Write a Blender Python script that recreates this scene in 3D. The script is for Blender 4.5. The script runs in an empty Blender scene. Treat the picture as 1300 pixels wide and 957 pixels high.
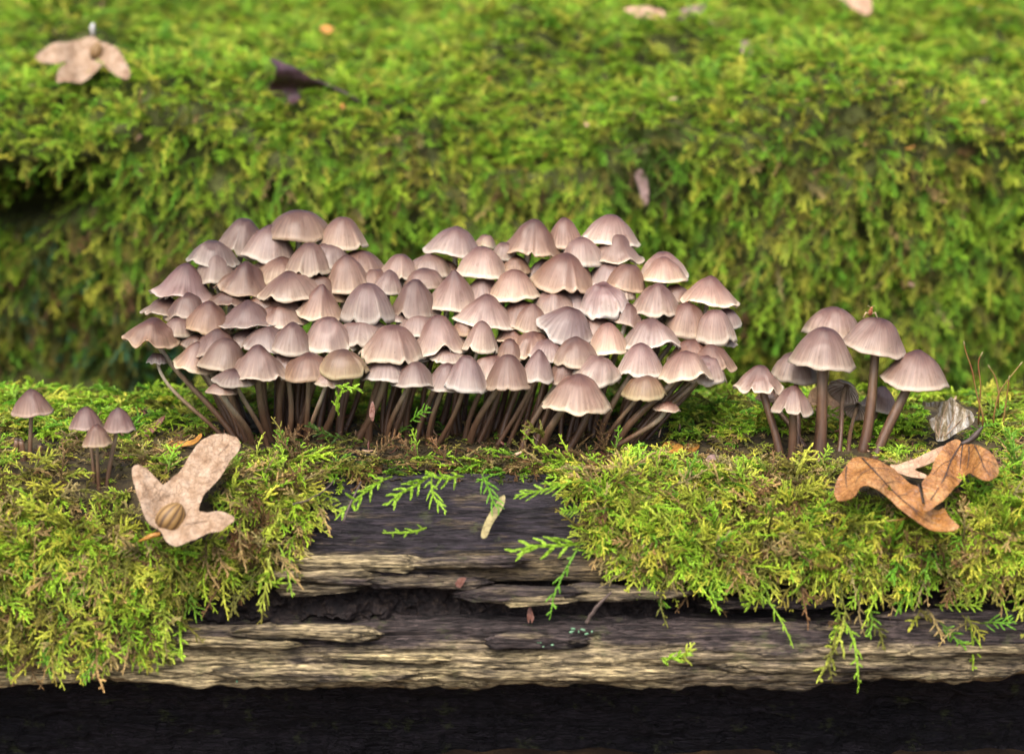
import bpy, math, random
import numpy as np
from mathutils import Vector, Matrix, geometry

# ------------------------------------------------------------------ camera, world, sun, exposure
scene = bpy.context.scene
COL = scene.collection
K = 0.01                       # everything below is laid out in centimetres
PITCH = math.radians(10.0)
F = 2275.0                     # focal length in pixels of the 1300 px wide photograph
CX, CY = 650.0, 478.5
CAM = np.array([0.0, -68.4, 14.8])
FWD = np.array([0, math.cos(PITCH), -math.sin(PITCH)])
UPV = np.array([0, math.sin(PITCH), math.cos(PITCH)])

cd = bpy.data.cameras.new('camera')
cam = bpy.data.objects.new('camera', cd)
COL.objects.link(cam)
cam.location = CAM * K
cam.rotation_euler = (math.pi / 2 - PITCH, 0, 0)
cd.sensor_width = 36.0
cd.lens = 36.0 * F / 1300.0
cd.clip_start = 0.02
cd.clip_end = 500.0
cd.dof.use_dof = True
cd.dof.focus_distance = 0.685
cd.dof.aperture_fstop = 7.2
cd.dof.aperture_blades = 9
scene.camera = cam

SUN_EL, SUN_AZ = 58.0, 200.0    # azimuth clockwise from +Y (away from the camera)
w = bpy.data.worlds.new('World')
scene.world = w
w.use_nodes = True
wn = w.node_tree
sky = wn.nodes.new('ShaderNodeTexSky')
sky.sky_type = 'NISHITA'
sky.sun_disc = False
sky.sun_elevation = math.radians(SUN_EL)
sky.sun_rotation = math.radians(SUN_AZ)
sky.air_density = 0.7
sky.dust_density = 6.0
sky.ozone_density = 0.6
bg = wn.nodes['Background']
wn.links.new(sky.outputs[0], bg.inputs[0])
bg.inputs[1].default_value = 0.15
sl = bpy.data.lights.new('sun', 'SUN')
sun = bpy.data.objects.new('sun', sl)
COL.objects.link(sun)
sl.energy = 1.25
sl.angle = math.radians(60)
sl.color = (1.0, 0.975, 0.945)
_az, _el = math.radians(SUN_AZ), math.radians(SUN_EL)
_d = Vector((math.sin(_az) * math.cos(_el), math.cos(_az) * math.cos(_el), math.sin(_el)))
sun.rotation_euler = (-_d).to_track_quat('-Z', 'Y').to_euler()
sun.location = _d * 3
scene.view_settings.view_transform = 'Standard'
scene.view_settings.look = 'None'
scene.view_settings.gamma = 1.0
scene.view_settings.exposure = 1.36
scene.render.engine = 'CYCLES'
scene.cycles.use_denoising = True
scene.cycles.max_bounces = 6
scene.cycles.diffuse_bounces = 3
scene.cycles.transmission_bounces = 5
scene.cycles.use_adaptive_sampling = False

# ------------------------------------------------------------------ helpers
rng = np.random.default_rng(7)
rnd = random.Random(11)


def proj(P):
    P = np.asarray(P, float)
    d = P - CAM
    dep = d @ FWD
    return CX + F * d[..., 0] / dep, CY - F * (d @ UPV) / dep


def unproj(u, v, Y):
    d = FWD + UPV * (-(v - CY) / F) + np.array([1.0, 0, 0]) * ((u - CX) / F)
    return CAM + d * ((Y - CAM[1]) / d[1])


def z_of(v, Y):
    return unproj(CX, v, Y)[2]


def depth_of(P):
    return float((np.asarray(P) - CAM) @ FWD)


def _hash(ix, iy, iz, seed):
    h = (ix.astype(np.int64) * 374761393 + iy.astype(np.int64) * 668265263 + iz.astype(np.int64) * 2147483647 + seed * 974634777) & 0xFFFFFFFF
    h = ((h ^ (h >> 13)) * 1274126177) & 0xFFFFFFFF
    h = ((h ^ (h >> 16)) * 2246822519) & 0xFFFFFFFF
    h = h ^ (h >> 15)
    return (h & 0xFFFFFF) / float(0x7FFFFF) - 1.0


def vn(x, y, z=0.0, seed=0):
    x, y, z = np.broadcast_arrays(np.asarray(x, float), np.asarray(y, float), np.asarray(z, float))
    xi, yi, zi = np.floor(x), np.floor(y), np.floor(z)
    fx, fy, fz = x - xi, y - yi, z - zi
    fx = fx * fx * fx * (fx * (fx * 6 - 15) + 10)
    fy = fy * fy * fy * (fy * (fy * 6 - 15) + 10)
    fz = fz * fz * (3 - 2 * fz)
    r = 0
    for a in (0, 1):
        for b in (0, 1):
            for c in (0, 1):
                r = r + _hash(xi + a, yi + b, zi + c, seed) * (fx if a else 1 - fx) * (fy if b else 1 - fy) * (fz if c else 1 - fz)
    return r


def fbm(x, y, z=0.0, seed=0, o=4, g=0.5):
    r, a, f = 0, 1.0, 1.0
    for i in range(o):
        r = r + a * vn(np.asarray(x) * f, np.asarray(y) * f, np.asarray(z) * f, seed + i * 17)
        a *= g
        f *= 2.03
    return r


def sstep(a, b, x):
    t = np.clip((np.asarray(x, float) - a) / (b - a), 0, 1)
    return t * t * (3 - 2 * t)


def tag(o, label=None, cat=None, group=None, kind=None):
    if label: o['label'] = label
    if cat: o['category'] = cat
    if group: o['group'] = group
    if kind: o['kind'] = kind
    return o


def empty(name, loc_cm):
    o = bpy.data.objects.new(name, None)
    o.empty_display_size = 0.01
    COL.objects.link(o)
    o.location = Vector(np.asarray(loc_cm, float) * K)
    o['_o'] = [float(q) for q in loc_cm]
    return o


def new_mesh(name, V, Fc, mat, smooth=True, attrs=None):
    me = bpy.data.meshes.new(name)
    V = np.asarray(V, np.float64)
    if isinstance(Fc, np.ndarray): Fc = (Fc,)
    if isinstance(Fc, tuple):
        tot = np.concatenate([np.full(len(f), f.shape[1], np.int32) for f in Fc])
        li = np.concatenate([f.astype(np.int32).ravel() for f in Fc])
        me.vertices.add(len(V))
        me.vertices.foreach_set('co', (V * K).astype(np.float32).ravel())
        me.loops.add(len(li))
        me.loops.foreach_set('vertex_index', li)
        me.polygons.add(len(tot))
        me.polygons.foreach_set('loop_start', np.concatenate([[0], np.cumsum(tot)[:-1]]).astype(np.int32))
        me.polygons.foreach_set('loop_total', tot)
        me.update(calc_edges=True)
    else:
        me.from_pydata((V * K).tolist(), [], Fc)
    me.polygons.foreach_set('use_smooth', np.full(len(me.polygons), smooth, bool))
    for nm, arr in (attrs or {}).items():
        arr = np.asarray(arr, np.float32)
        if arr.ndim == 1:
            a = me.attributes.new(nm, 'FLOAT', 'POINT')
            a.data.foreach_set('value', arr)
        else:
            a = me.attributes.new(nm, 'FLOAT_VECTOR', 'POINT')
            a.data.foreach_set('vector', arr.ravel())
    if mat: me.materials.append(mat)
    return me


def obj(name, V, Fc, mat, parent=None, smooth=True, attrs=None, origin=None):
    """one mesh object; V in world centimetres. A child is stored relative to its thing's origin."""
    V = np.asarray(V, float)
    if parent is not None:
        org = np.array(parent['_o'])
    elif origin is not None:
        org = np.asarray(origin, float)
    else:
        org = np.zeros(3)
    me = new_mesh(name, V - org, Fc, mat, smooth, attrs)
    o = bpy.data.objects.new(name, me)
    COL.objects.link(o)
    if parent is not None:
        o.parent = parent
        if parent.type == 'MESH':
            pass
        o['_o'] = [float(q) for q in org]
    else:
        o.location = Vector(org * K)
        o['_o'] = [float(q) for q in org]
    return o


def grid_faces(nr, nc, wrap=False):
    i = np.arange(nr - 1)[:, None]
    j = np.arange(nc if wrap else nc - 1)[None, :]
    j2 = (j + 1) % nc
    a = i * nc + j
    b = i * nc + j2
    c = (i + 1) * nc + j2
    d = (i + 1) * nc + j
    return np.stack([a, b, c, d], -1).reshape(-1, 4)


def tube(pts, rad, n=8, caps=True):
    """tapered tube along pts; returns V, quad faces, t"""
    P = np.asarray(pts, float)
    rad = np.broadcast_to(np.asarray(rad, float), (len(P),))
    T = np.gradient(P, axis=0)
    T /= np.linalg.norm(T, axis=1)[:, None] + 1e-9
    up = np.array([0, -1.0, 0.05])
    if abs(T[0] @ up) > 0.9: up = np.array([1.0, 0, 0.1])
    A = np.cross(T, up); A /= np.linalg.norm(A, axis=1)[:, None] + 1e-9
    B = np.cross(T, A)
    a = np.linspace(0, 2 * math.pi, n, endpoint=False)
    V = P[:, None] + rad[:, None, None] * (np.cos(a)[None, :, None] * A[:, None] + np.sin(a)[None, :, None] * B[:, None])
    t = np.repeat(np.linspace(0, 1, len(P)), n)
    Fq = grid_faces(len(P), n, True)
    V = V.reshape(-1, 3)
    if caps:
        V = np.vstack([V, P[0], P[-1]])
        t = np.append(t, [0, 1])
        k0, k1 = len(V) - 2, len(V) - 1
        e = (len(P) - 1) * n
        j = np.arange(n); j2 = (j + 1) % n
        Fq = np.vstack([Fq, np.stack([np.full(n, k0), j2, j, j], -1), np.stack([np.full(n, k1), e + j, e + j2, e + j2], -1)])
    return V, Fq, t


def to_faces(Fq):
    d = Fq[:, 2] == Fq[:, 3]
    return (Fq[~d], Fq[d][:, :3])


def bez(p0, p1, p2, p3, n):
    t = np.linspace(0, 1, n)[:, None]
    return (1 - t) ** 3 * p0 + 3 * (1 - t) ** 2 * t * p1 + 3 * (1 - t) * t * t * p2 + t ** 3 * p3


def smooth_poly(pts, sub=4, closed=True):
    P = np.asarray(pts, float)
    n = len(P)
    out = []
    rngi = range(n if closed else n - 1)
    for i in rngi:
        if closed:
            a, b, c, d = P[(i - 1) % n], P[i], P[(i + 1) % n], P[(i + 2) % n]
        else:
            a, b, c, d = P[max(i - 1, 0)], P[i], P[i + 1], P[min(i + 2, n - 1)]
        for k in range(sub):
            t = k / sub
            out.append(0.5 * ((2 * b) + (c - a) * t + (2 * a - 5 * b + 4 * c - d) * t * t + (3 * b - a - 3 * c + d) * t ** 3))
    if not closed: out.append(P[-1])
    return np.array(out)


# ------------------------------------------------------------------ materials
class NT:
    def __init__(s, name):
        s.m = bpy.data.materials.new(name)
        s.m.use_nodes = True
        s.t = s.m.node_tree
        s.b = s.t.nodes['Principled BSDF']
        s.out = s.t.nodes['Material Output']

    def n(s, typ, ins=None, **kw):
        x = s.t.nodes.new(typ)
        for k, v in kw.items(): setattr(x, k, v)
        for k, v in (ins or {}).items():
            if isinstance(v, bpy.types.NodeSocket): s.t.links.new(v, x.inputs[k])
            else: x.inputs[k].default_value = v
        return x

    def link(s, a, b): s.t.links.new(a, b)

    def obj(s): return s.n('ShaderNodeTexCoord').outputs['Object']

    def mapping(s, vec, scale): return s.n('ShaderNodeMapping', {'Vector': vec, 'Scale': scale}).outputs[0]

    def noise(s, vec, scale, detail=4, rough=0.55, dist=0.0):
        return s.n('ShaderNodeTexNoise', {'Vector': vec, 'Scale': scale, 'Detail': detail, 'Roughness': rough, 'Distortion': dist}).outputs[0]

    def ramp(s, fac, stops):
        r = s.n('ShaderNodeValToRGB', {'Fac': fac})
        e = r.color_ramp.elements
        while len(e) < len(stops): e.new(0.5)
        for q, (p, c) in zip(e, stops):
            q.position = p
            q.color = (c[0], c[1], c[2], 1) if not isinstance(c, (int, float)) else (c, c, c, 1)
        return r.outputs[0]

    def mix(s, fac, a, b, mode='MIX'):
        x = s.n('ShaderNodeMix', data_type='RGBA', blend_type=mode)
        for i, v in ((0, fac), (6, a), (7, b)):
            if isinstance(v, bpy.types.NodeSocket): s.t.links.new(v, x.inputs[i])
            else: x.inputs[i].default_value = v if i == 0 else (v[0], v[1], v[2], 1)
        return x.outputs[2]

    def math(s, op, a, b=0.0, c=None):
        x = s.n('ShaderNodeMath', operation=op)
        for i, v in enumerate((a, b) if c is None else (a, b, c)):
            if isinstance(v, bpy.types.NodeSocket): s.t.links.new(v, x.inputs[i])
            else: x.inputs[i].default_value = v
        return x.outputs[0]

    def attr(s, name, out='Fac', typ='GEOMETRY'):
        return s.n('ShaderNodeAttribute', attribute_name=name, attribute_type=typ).outputs[out]

    def bump(s, h, strength=0.5, dist=0.0005):
        s.link(s.n('ShaderNodeBump', {'Height': h, 'Strength': strength, 'Distance': dist}).outputs[0], s.b.inputs['Normal'])

    def done(s, col=None, rough=None, spec=None):
        if col is not None:
            if isinstance(col, bpy.types.NodeSocket): s.link(col, s.b.inputs['Base Color'])
            else: s.b.inputs['Base Color'].default_value = (*col, 1)
        if rough is not None:
            if isinstance(rough, bpy.types.NodeSocket): s.link(rough, s.b.inputs['Roughness'])
            else: s.b.inputs['Roughness'].default_value = rough
        if spec is not None: s.b.inputs['Specular IOR Level'].default_value = spec
        return s.m


def mat_cap():
    m = NT('mushroom_cap')
    at = m.attr('cdir', 'Vector')
    sep = m.n('ShaderNodeSeparateXYZ', {0: at})
    rho = sep.outputs[2]
    tint = m.n('ShaderNodeObjectInfo')
    rv = m.n('ShaderNodeCombineXYZ', {0: m.math('MULTIPLY', tint.outputs['Random'], 37.0), 1: 0.0, 2: 0.0}).outputs[0]
    offv = m.n('ShaderNodeVectorMath', {0: at, 1: rv}, operation='ADD').outputs[0]
    st1 = m.noise(m.mapping(offv, (13, 13, 0.9)), 1.0, 3, 0.6)
    st2 = m.noise(m.mapping(offv, (34, 34, 1.2)), 1.0, 2, 0.6)
    bl = m.noise(m.mapping(offv, (1.6, 1.6, 2.0)), 1.0, 3, 0.6)
    wob = m.math('ADD', rho, m.math('MULTIPLY', m.math('SUBTRACT', bl, 0.5), 0.35))
    base = m.ramp(wob, [(0.0, (0.040, 0.0145, 0.0115)), (0.2, (0.068, 0.031, 0.0245)), (0.46, (0.135, 0.078, 0.061)),
                        (0.74, (0.222, 0.154, 0.121)), (1.0, (0.345, 0.275, 0.205))])
    streak = m.math('ADD', m.math('MULTIPLY', st1, 0.5), m.math('MULTIPLY', st2, 0.5))
    sc = m.ramp(streak, [(0.34, 0.72), (0.5, 0.98), (0.66, 1.14)])
    c = m.mix(1.0, base, sc, 'MULTIPLY')
    c = m.mix(m.attr('rib'), c, m.mix(1.0, c, (0.60, 0.55, 0.52), 'MULTIPLY'))
    c = m.mix(m.ramp(rho, [(0.90, 0.0), (0.985, 0.75)]), c, (0.50, 0.44, 0.34))
    spots = m.noise(m.mapping(offv, (6, 6, 6)), 1.0, 2, 0.5)
    c = m.mix(m.ramp(spots, [(0.60, 0.0), (0.72, 0.5)]), c, m.mix(1.0, c, (0.62, 0.48, 0.40), 'MULTIPLY'))
    speck = m.noise(m.mapping(offv, (30, 30, 30)), 1.0, 1, 0.4)
    c = m.mix(m.ramp(speck, [(0.73, 0.0), (0.76, 0.8)]), c, (0.06, 0.035, 0.022))
    c = m.mix(1.0, c, tint.outputs['Color'], 'MULTIPLY')
    m.bump(st2, 0.25, 0.0004)
    m.b.inputs['Subsurface Weight'].default_value = 0.25
    m.b.inputs['Subsurface Radius'].default_value = (1.0, 0.6, 0.4)
    m.b.inputs['Subsurface Scale'].default_value = 0.0012
    m.done(c, m.ramp(bl, [(0.35, 0.32), (0.65, 0.55)]), 0.45)
    tr = m.n('ShaderNodeBsdfTranslucent', {'Color': c})
    mx = m.n('ShaderNodeMixShader', {0: 0.14, 1: m.b.outputs[0], 2: tr.outputs[0]})
    m.link(mx.outputs[0], m.out.inputs[0])
    return m.m


def mat_stem():
    m = NT('mushroom_stem')
    t = m.attr('t')
    o = m.obj()
    n1 = m.noise(m.mapping(o, (900, 900, 40)), 1.0, 3)
    n2 = m.noise(o, 120.0, 3)
    tt = m.math('ADD', t, m.math('MULTIPLY', m.math('SUBTRACT', n2, 0.5), 0.3))
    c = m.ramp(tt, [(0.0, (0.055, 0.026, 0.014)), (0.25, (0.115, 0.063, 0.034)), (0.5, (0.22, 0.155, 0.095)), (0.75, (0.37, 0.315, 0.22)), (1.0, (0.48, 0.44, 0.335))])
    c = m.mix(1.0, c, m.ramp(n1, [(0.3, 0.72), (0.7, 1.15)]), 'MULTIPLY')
    m.bump(n1, 0.3, 0.0003)
    m.b.inputs['Subsurface Weight'].default_value = 0.15
    m.b.inputs['Subsurface Radius'].default_value = (1.0, 0.6, 0.4)
    m.b.inputs['Subsurface Scale'].default_value = 0.001
    return m.done(c, 0.45, 0.4)


def mat_moss(name):
    """colour from the frond's own tint and the age of each leaf (older, lower leaves brown, darkened further as painted gap shade; tips lightened)"""
    m = NT(name)
    tint = m.attr('tint', 'Vector', 'INSTANCER')
    age = m.attr('age')
    var = m.attr('lv')
    c = m.mix(m.ramp(age, [(0.0, 0.9), (0.35, 0.45), (0.7, 0.0)]), tint, (0.05, 0.04, 0.011))  # brown of old leaves, deepened to paint shade between the fronds
    c = m.mix(m.ramp(age, [(0.5, 0.0), (1.0, 0.75)]), c, m.mix(1.0, tint, (1.65, 1.45, 1.4), 'MULTIPLY'))
    c = m.mix(1.0, c, m.ramp(var, [(0.0, 0.62), (1.0, 1.3)]), 'MULTIPLY')
    m.done(c, 0.5, 0.25)
    tr = m.n('ShaderNodeBsdfTranslucent', {'Color': c})
    mx = m.n('ShaderNodeMixShader', {0: 0.3, 1: m.b.outputs[0], 2: tr.outputs[0]})
    m.link(mx.outputs[0], m.out.inputs[0])
    return m.m


def mat_simple_noise(name, stops, scale, rough=0.8, stretch=(1, 1, 1), bumpd=0.0006, spec=0.3, detail=6):
    m = NT(name)
    n = m.noise(m.mapping(m.obj(), stretch), scale, detail, 0.62)
    m.bump(n, 0.6, bumpd)
    return m.done(m.ramp(n, stops), rough, spec)


def mat_wood(name, dark, mid, pale):
    """fibrous wet rotten wood: tone attribute is how weathered and bleached the fibres are"""
    m = NT(name)
    o = m.obj()
    g1 = m.noise(m.mapping(o, (36, 300, 300)), 1.0, 7, 0.65, 0.6)
    g2 = m.noise(m.mapping(o, (170, 1700, 1700)), 1.0, 4, 0.65, 0.4)
    ck = m.noise(m.mapping(o, (22, 330, 330)), 1.0, 3, 0.5, 0.8)
    crk = m.ramp(m.math('ABSOLUTE', m.math('SUBTRACT', ck, 0.5)), [(0.0, 0.35), (0.015, 0.7), (0.03, 1.0)])
    b = m.noise(o, 55.0, 5, 0.6)
    tone = m.attr('tone')
    f = m.math('ADD', tone, m.math('ADD', m.math('MULTIPLY', m.math('SUBTRACT', g1, 0.5), 0.75), m.math('MULTIPLY', m.math('SUBTRACT', b, 0.5), 0.5)))
    c = m.ramp(f, [(0.0, dark), (0.45, mid), (0.72, tuple(0.5 * (x + y) for x, y in zip(mid, pale))), (1.0, pale)])
    c = m.mix(1.0, c, m.ramp(g2, [(0.38, 0.22), (0.5, 0.85), (0.62, 1.8)]), 'MULTIPLY')
    c = m.mix(1.0, c, crk, 'MULTIPLY')
    gr = m.noise(o, 90.0, 5, 0.7)
    c = m.mix(m.ramp(gr, [(0.58, 0.0), (0.7, 0.4)]), c, (0.10, 0.12, 0.035))
    h = m.math('ADD', m.math('ADD', g1, m.math('MULTIPLY', g2, 0.6)), m.math('MULTIPLY', crk, 0.6))
    m.bump(h, 1.0, 0.0016)
    return m.done(c, m.ramp(b, [(0.35, 0.5), (0.65, 0.85)]), 0.3)


M = {}
M['cap'] = mat_cap()
M['stem'] = mat_stem()
M['gill'] = mat_simple_noise('mushroom_gill', [(0.3, (0.42, 0.36, 0.30)), (0.7, (0.62, 0.56, 0.48))], 300, 0.7)
M['moss'] = mat_moss('moss_leaf')
M['mat'] = mat_simple_noise('moss_duff', [(0.3, (0.010, 0.007, 0.004)), (0.5, (0.032, 0.023, 0.009)), (0.7, (0.065, 0.052, 0.016))], 260, 0.9, bumpd=0.002)
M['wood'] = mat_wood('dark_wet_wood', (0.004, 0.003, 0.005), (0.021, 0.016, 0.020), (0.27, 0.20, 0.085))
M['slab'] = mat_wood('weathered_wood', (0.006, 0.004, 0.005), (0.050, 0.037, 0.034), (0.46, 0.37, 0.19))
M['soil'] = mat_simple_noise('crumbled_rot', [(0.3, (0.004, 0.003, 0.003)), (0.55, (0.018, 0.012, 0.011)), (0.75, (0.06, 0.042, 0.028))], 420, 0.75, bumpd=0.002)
M['bank'] = mat_simple_noise('bank_soil', [(0.3, (0.02, 0.02, 0.006)), (0.7, (0.07, 0.085, 0.018))], 150, 0.95, bumpd=0.002)
M['floor'] = mat_simple_noise('leaf_litter', [(0.3, (0.02, 0.012, 0.007)), (0.55, (0.06, 0.036, 0.02)), (0.75, (0.12, 0.07, 0.03))], 60, 0.9, bumpd=0.004)


def mat_leaf(name, stops, scale, rough, spec=0.5, transl=0.2, stretch=(1, 1, 1)):
    m = NT(name)
    o = m.obj()
    n = m.noise(m.mapping(o, stretch), scale, 6, 0.65, 0.3)
    n2 = m.noise(o, scale * 7, 4, 0.6)
    c = m.mix(1.0, m.ramp(n, stops), m.ramp(n2, [(0.3, 0.7), (0.7, 1.2)]), 'MULTIPLY')
    vo = m.n('ShaderNodeTexVoronoi', {'Vector': o, 'Scale': 420.0}, feature='DISTANCE_TO_EDGE').outputs[0]
    net = m.ramp(vo, [(0.0, 0.0), (0.09, 1.0)])
    c = m.mix(m.math('MULTIPLY', m.math('SUBTRACT', 1.0, net), 0.35), c, m.mix(1.0, c, (0.45, 0.38, 0.32), 'MULTIPLY'))
    m.bump(m.math('ADD', m.math('ADD', n, m.math('MULTIPLY', n2, 0.5)), m.math('MULTIPLY', net, 0.4)), 0.6, 0.0006)
    m.done(c, m.ramp(n2, [(0.35, rough * 0.7), (0.65, min(1, rough * 1.3))]), spec)
    tr = m.n('ShaderNodeBsdfTranslucent', {'Color': c})
    mx = m.n('ShaderNodeMixShader', {0: transl, 1: m.b.outputs[0], 2: tr.outputs[0]})
    m.link(mx.outputs[0], m.out.inputs[0])
    return m.m


def mat_nut():
    m = NT('nut_shell')
    n = m.noise(m.obj(), 350.0, 4)
    st = m.math('ADD', m.attr('stripe'), m.math('MULTIPLY', m.math('SUBTRACT', n, 0.5), 0.5))
    c = m.ramp(st, [(0.1, (0.035, 0.02, 0.01)), (0.45, (0.11, 0.06, 0.02)), (0.9, (0.21, 0.125, 0.04))])
    m.bump(n, 0.4, 0.0004)
    return m.done(c, 0.5, 0.3)


M['oak'] = mat_leaf('wet_brown_leaf', [(0.3, (0.17, 0.068, 0.018)), (0.5, (0.36, 0.165, 0.045)), (0.68, (0.47, 0.27, 0.10))], 110, 0.25, 0.8)
M['bract'] = mat_leaf('dry_pale_bract', [(0.3, (0.21, 0.125, 0.07)), (0.45, (0.31, 0.21, 0.13)), (0.6, (0.39, 0.285, 0.195)), (0.72, (0.46, 0.36, 0.26))], 220, 0.65, 0.3)
M['nut'] = mat_nut()
M['vein'] = mat_simple_noise('dark_vein', [(0.3, (0.022, 0.015, 0.014)), (0.7, (0.06, 0.04, 0.03))], 300, 0.5)
M['purple'] = mat_leaf('dark_purple_leaf', [(0.3, (0.03, 0.013, 0.018)), (0.6, (0.085, 0.038, 0.045)), (0.8, (0.16, 0.06, 0.03))], 90, 0.35, transl=0.1)
M['silver'] = mat_leaf('silvery_skeleton_leaf', [(0.32, (0.10, 0.075, 0.03)), (0.46, (0.26, 0.21, 0.13)), (0.6, (0.52, 0.49, 0.43))], 260, 0.75, 0.2, stretch=(1.6, 1, 0.4))
M['orange'] = mat_leaf('orange_leaf_scrap', [(0.3, (0.32, 0.13, 0.02)), (0.7, (0.60, 0.30, 0.05))], 200, 0.45)
M['red'] = mat_leaf('reddish_leaf_scrap', [(0.3, (0.08, 0.025, 0.015)), (0.7, (0.20, 0.075, 0.042))], 200, 0.5)
M['tan'] = mat_leaf('tan_leaf_scrap', [(0.3, (0.30, 0.17, 0.09)), (0.7, (0.55, 0.38, 0.25))], 200, 0.55)
M['pink'] = mat_leaf('pinkish_grey_scrap', [(0.3, (0.12, 0.07, 0.06)), (0.7, (0.30, 0.20, 0.17))], 200, 0.55)
M['straw'] = mat_leaf('withered_straw', [(0.3, (0.16, 0.13, 0.05)), (0.7, (0.42, 0.36, 0.15))], 240, 0.6)
M['twig'] = mat_simple_noise('twig_bark', [(0.3, (0.03, 0.022, 0.02)), (0.7, (0.11, 0.08, 0.065))], 300, 0.8)
M['seta'] = mat_simple_noise('spore_stalk', [(0.35, (0.16, 0.04, 0.02)), (0.65, (0.17, 0.16, 0.03))], 60, 0.4)
M['bug'] = mat_simple_noise('insect_shell', [(0.35, (0.16, 0.04, 0.02)), (0.6, (0.42, 0.20, 0.08))], 500, 0.35)
M['bugleg'] = mat_simple_noise('insect_leg', [(0.35, (0.25, 0.14, 0.07)), (0.6, (0.55, 0.42, 0.28))], 500, 0.4)
M['lichen'] = mat_simple_noise('lichen', [(0.3, (0.07, 0.17, 0.09)), (0.7, (0.18, 0.32, 0.20))], 500, 0.9)
M['fuzz'] = mat_simple_noise('white_mycelium', [(0.3, (0.4, 0.4, 0.38)), (0.7, (0.62, 0.62, 0.6))], 500, 0.9)

# ------------------------------------------------------------------ forest floor
GZ = -12.0
gx = np.concatenate([-np.geomspace(6000, 80, 14), np.linspace(-70, 70, 90), np.geomspace(80, 6000, 14)])
gy = np.concatenate([-np.geomspace(6000, 80, 14), np.linspace(-70, 70, 90), np.geomspace(80, 6000, 14)])
GX, GY = np.meshgrid(gx, gy)
GH = GZ + 0.7 * fbm(GX * 0.12, GY * 0.12, seed=3) - 0.6
V = np.stack([GX, GY, GH], -1).reshape(-1, 3)
tag(obj('forest_floor', V, grid_faces(len(gy), len(gx)), M['floor']), kind='structure')

# ------------------------------------------------------------------ the log
xs = np.concatenate([np.arange(-58, -25, 0.6), np.arange(-25, 25, 0.075), np.arange(25, 58.1, 0.6)])
LOGP = np.array([(10.5, -12.8), (11.6, -8.5), (12.0, -5.5), (11.5, -3.0), (10.2, -1.2), (8.8, -0.3), (7, 0.12), (4, 0.25), (1.5, 0.12), (0, 0.0), (-3, -0.4),
                 (-4.5, -0.85), (-5.5, -1.65), (-6.15, -2.5), (-6.4, -3.1), (-6.35, -3.5), (-5.7, -3.72), (-4.7, -4.0), (-4.2, -4.8), (-4.4, -5.6), (-5.0, -6.2),
                 (-4.6, -7.2), (-3.2, -8.4), (-1.8, -10.0), (-1.0, -12.8)])
LP = smooth_poly(LOGP, 12, False)
_seg = np.linalg.norm(np.diff(LP, axis=0), axis=1)
LS = np.concatenate([[0], np.cumsum(_seg)])


def log_profile(s):
    y = np.interp(s, LS, LP[:, 0])
    z = np.interp(s, LS, LP[:, 1])
    e = 0.15
    ty = np.interp(s + e, LS, LP[:, 0]) - np.interp(s - e, LS, LP[:, 0])
    tz = np.interp(s + e, LS, LP[:, 1]) - np.interp(s - e, LS, LP[:, 1])
    l = np.hypot(ty, tz) + 1e-9
    return y, z, tz / l, -ty / l            # outward normal (front/up side)


_iF = int(np.argmin(np.hypot(LP[:, 0] + 6.4, LP[:, 1] + 3.1)))
S_FRONT = LS[_iF]                               # lip above the crevice
S_TOP0 = LS[int(np.argmin(np.hypot(LP[:, 0] - 8.8, LP[:, 1] + 0.3)))]
S_TOPF = LS[int(np.argmin(np.hypot(LP[:, 0] + 3.0, LP[:, 1] + 0.4)))]


def s_of_Y(Y):                                  # on the top of the log
    m = (LS >= S_TOP0) & (LS <= S_FRONT)
    return np.interp(-np.asarray(Y, float), -LP[m, 0], LS[m])


def log_top_z(Y):
    return float(np.interp(s_of_Y(Y), LS, LP[:, 1]))


def Y_of_v(v):
    """depth at which the log's top or front is met at picture row v"""
    m = (LS >= S_TOP0 + 1.5) & (LS <= S_FRONT)
    _, vv = proj(np.stack([np.zeros(m.sum()), LP[m, 0], LP[m, 1]], -1))
    return float(np.interp(v, vv, LP[m, 0]))


fallen_log = empty('fallen_log', (0, 2, -12.5))
tag(fallen_log, 'rotting dark log with split layered wood, carrying the moss and mushrooms', 'log')

ss = np.concatenate([np.arange(0, S_TOPF - 1.5, 0.3), np.arange(S_TOPF - 1.5, S_FRONT + 0.8, 0.05), np.arange(S_FRONT + 0.8, LS[-1], 0.14), [LS[-1]]])
X, S = np.meshgrid(xs, ss)
y, z, ny, nz = log_profile(S)


def woodgrain(X, S, seed):
    wx = X + 0.6 * vn(X * 0.2, S * 0.5, seed=seed + 9)
    g = 0.10 * vn(wx * 0.09, S * 1.2, seed=seed) + 0.08 * vn(wx * 0.2, S * 3.6, seed=seed + 1) + 0.06 * (1 - 2 * np.abs(vn(wx * 0.4, S * 7, seed=seed + 2))) + 0.04 * vn(wx * 0.9, S * 13, seed=seed + 3) + 0.03 * vn(wx * 3, S * 16, seed=seed + 7)
    q = vn(wx * 0.13, S * 2.0, seed=seed + 4)
    g = g - 0.13 * np.exp(-(q / 0.06) ** 2) * sstep(-0.1, 0.35, vn(wx * 0.3, S * 0.8, seed=seed + 5))
    t = 2.2 * vn(wx * 0.11, S * 1.6, seed=seed + 6)
    g = g + 0.06 * (np.floor(t) + sstep(0.8, 1.0, t - np.floor(t)))
    return g


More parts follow.
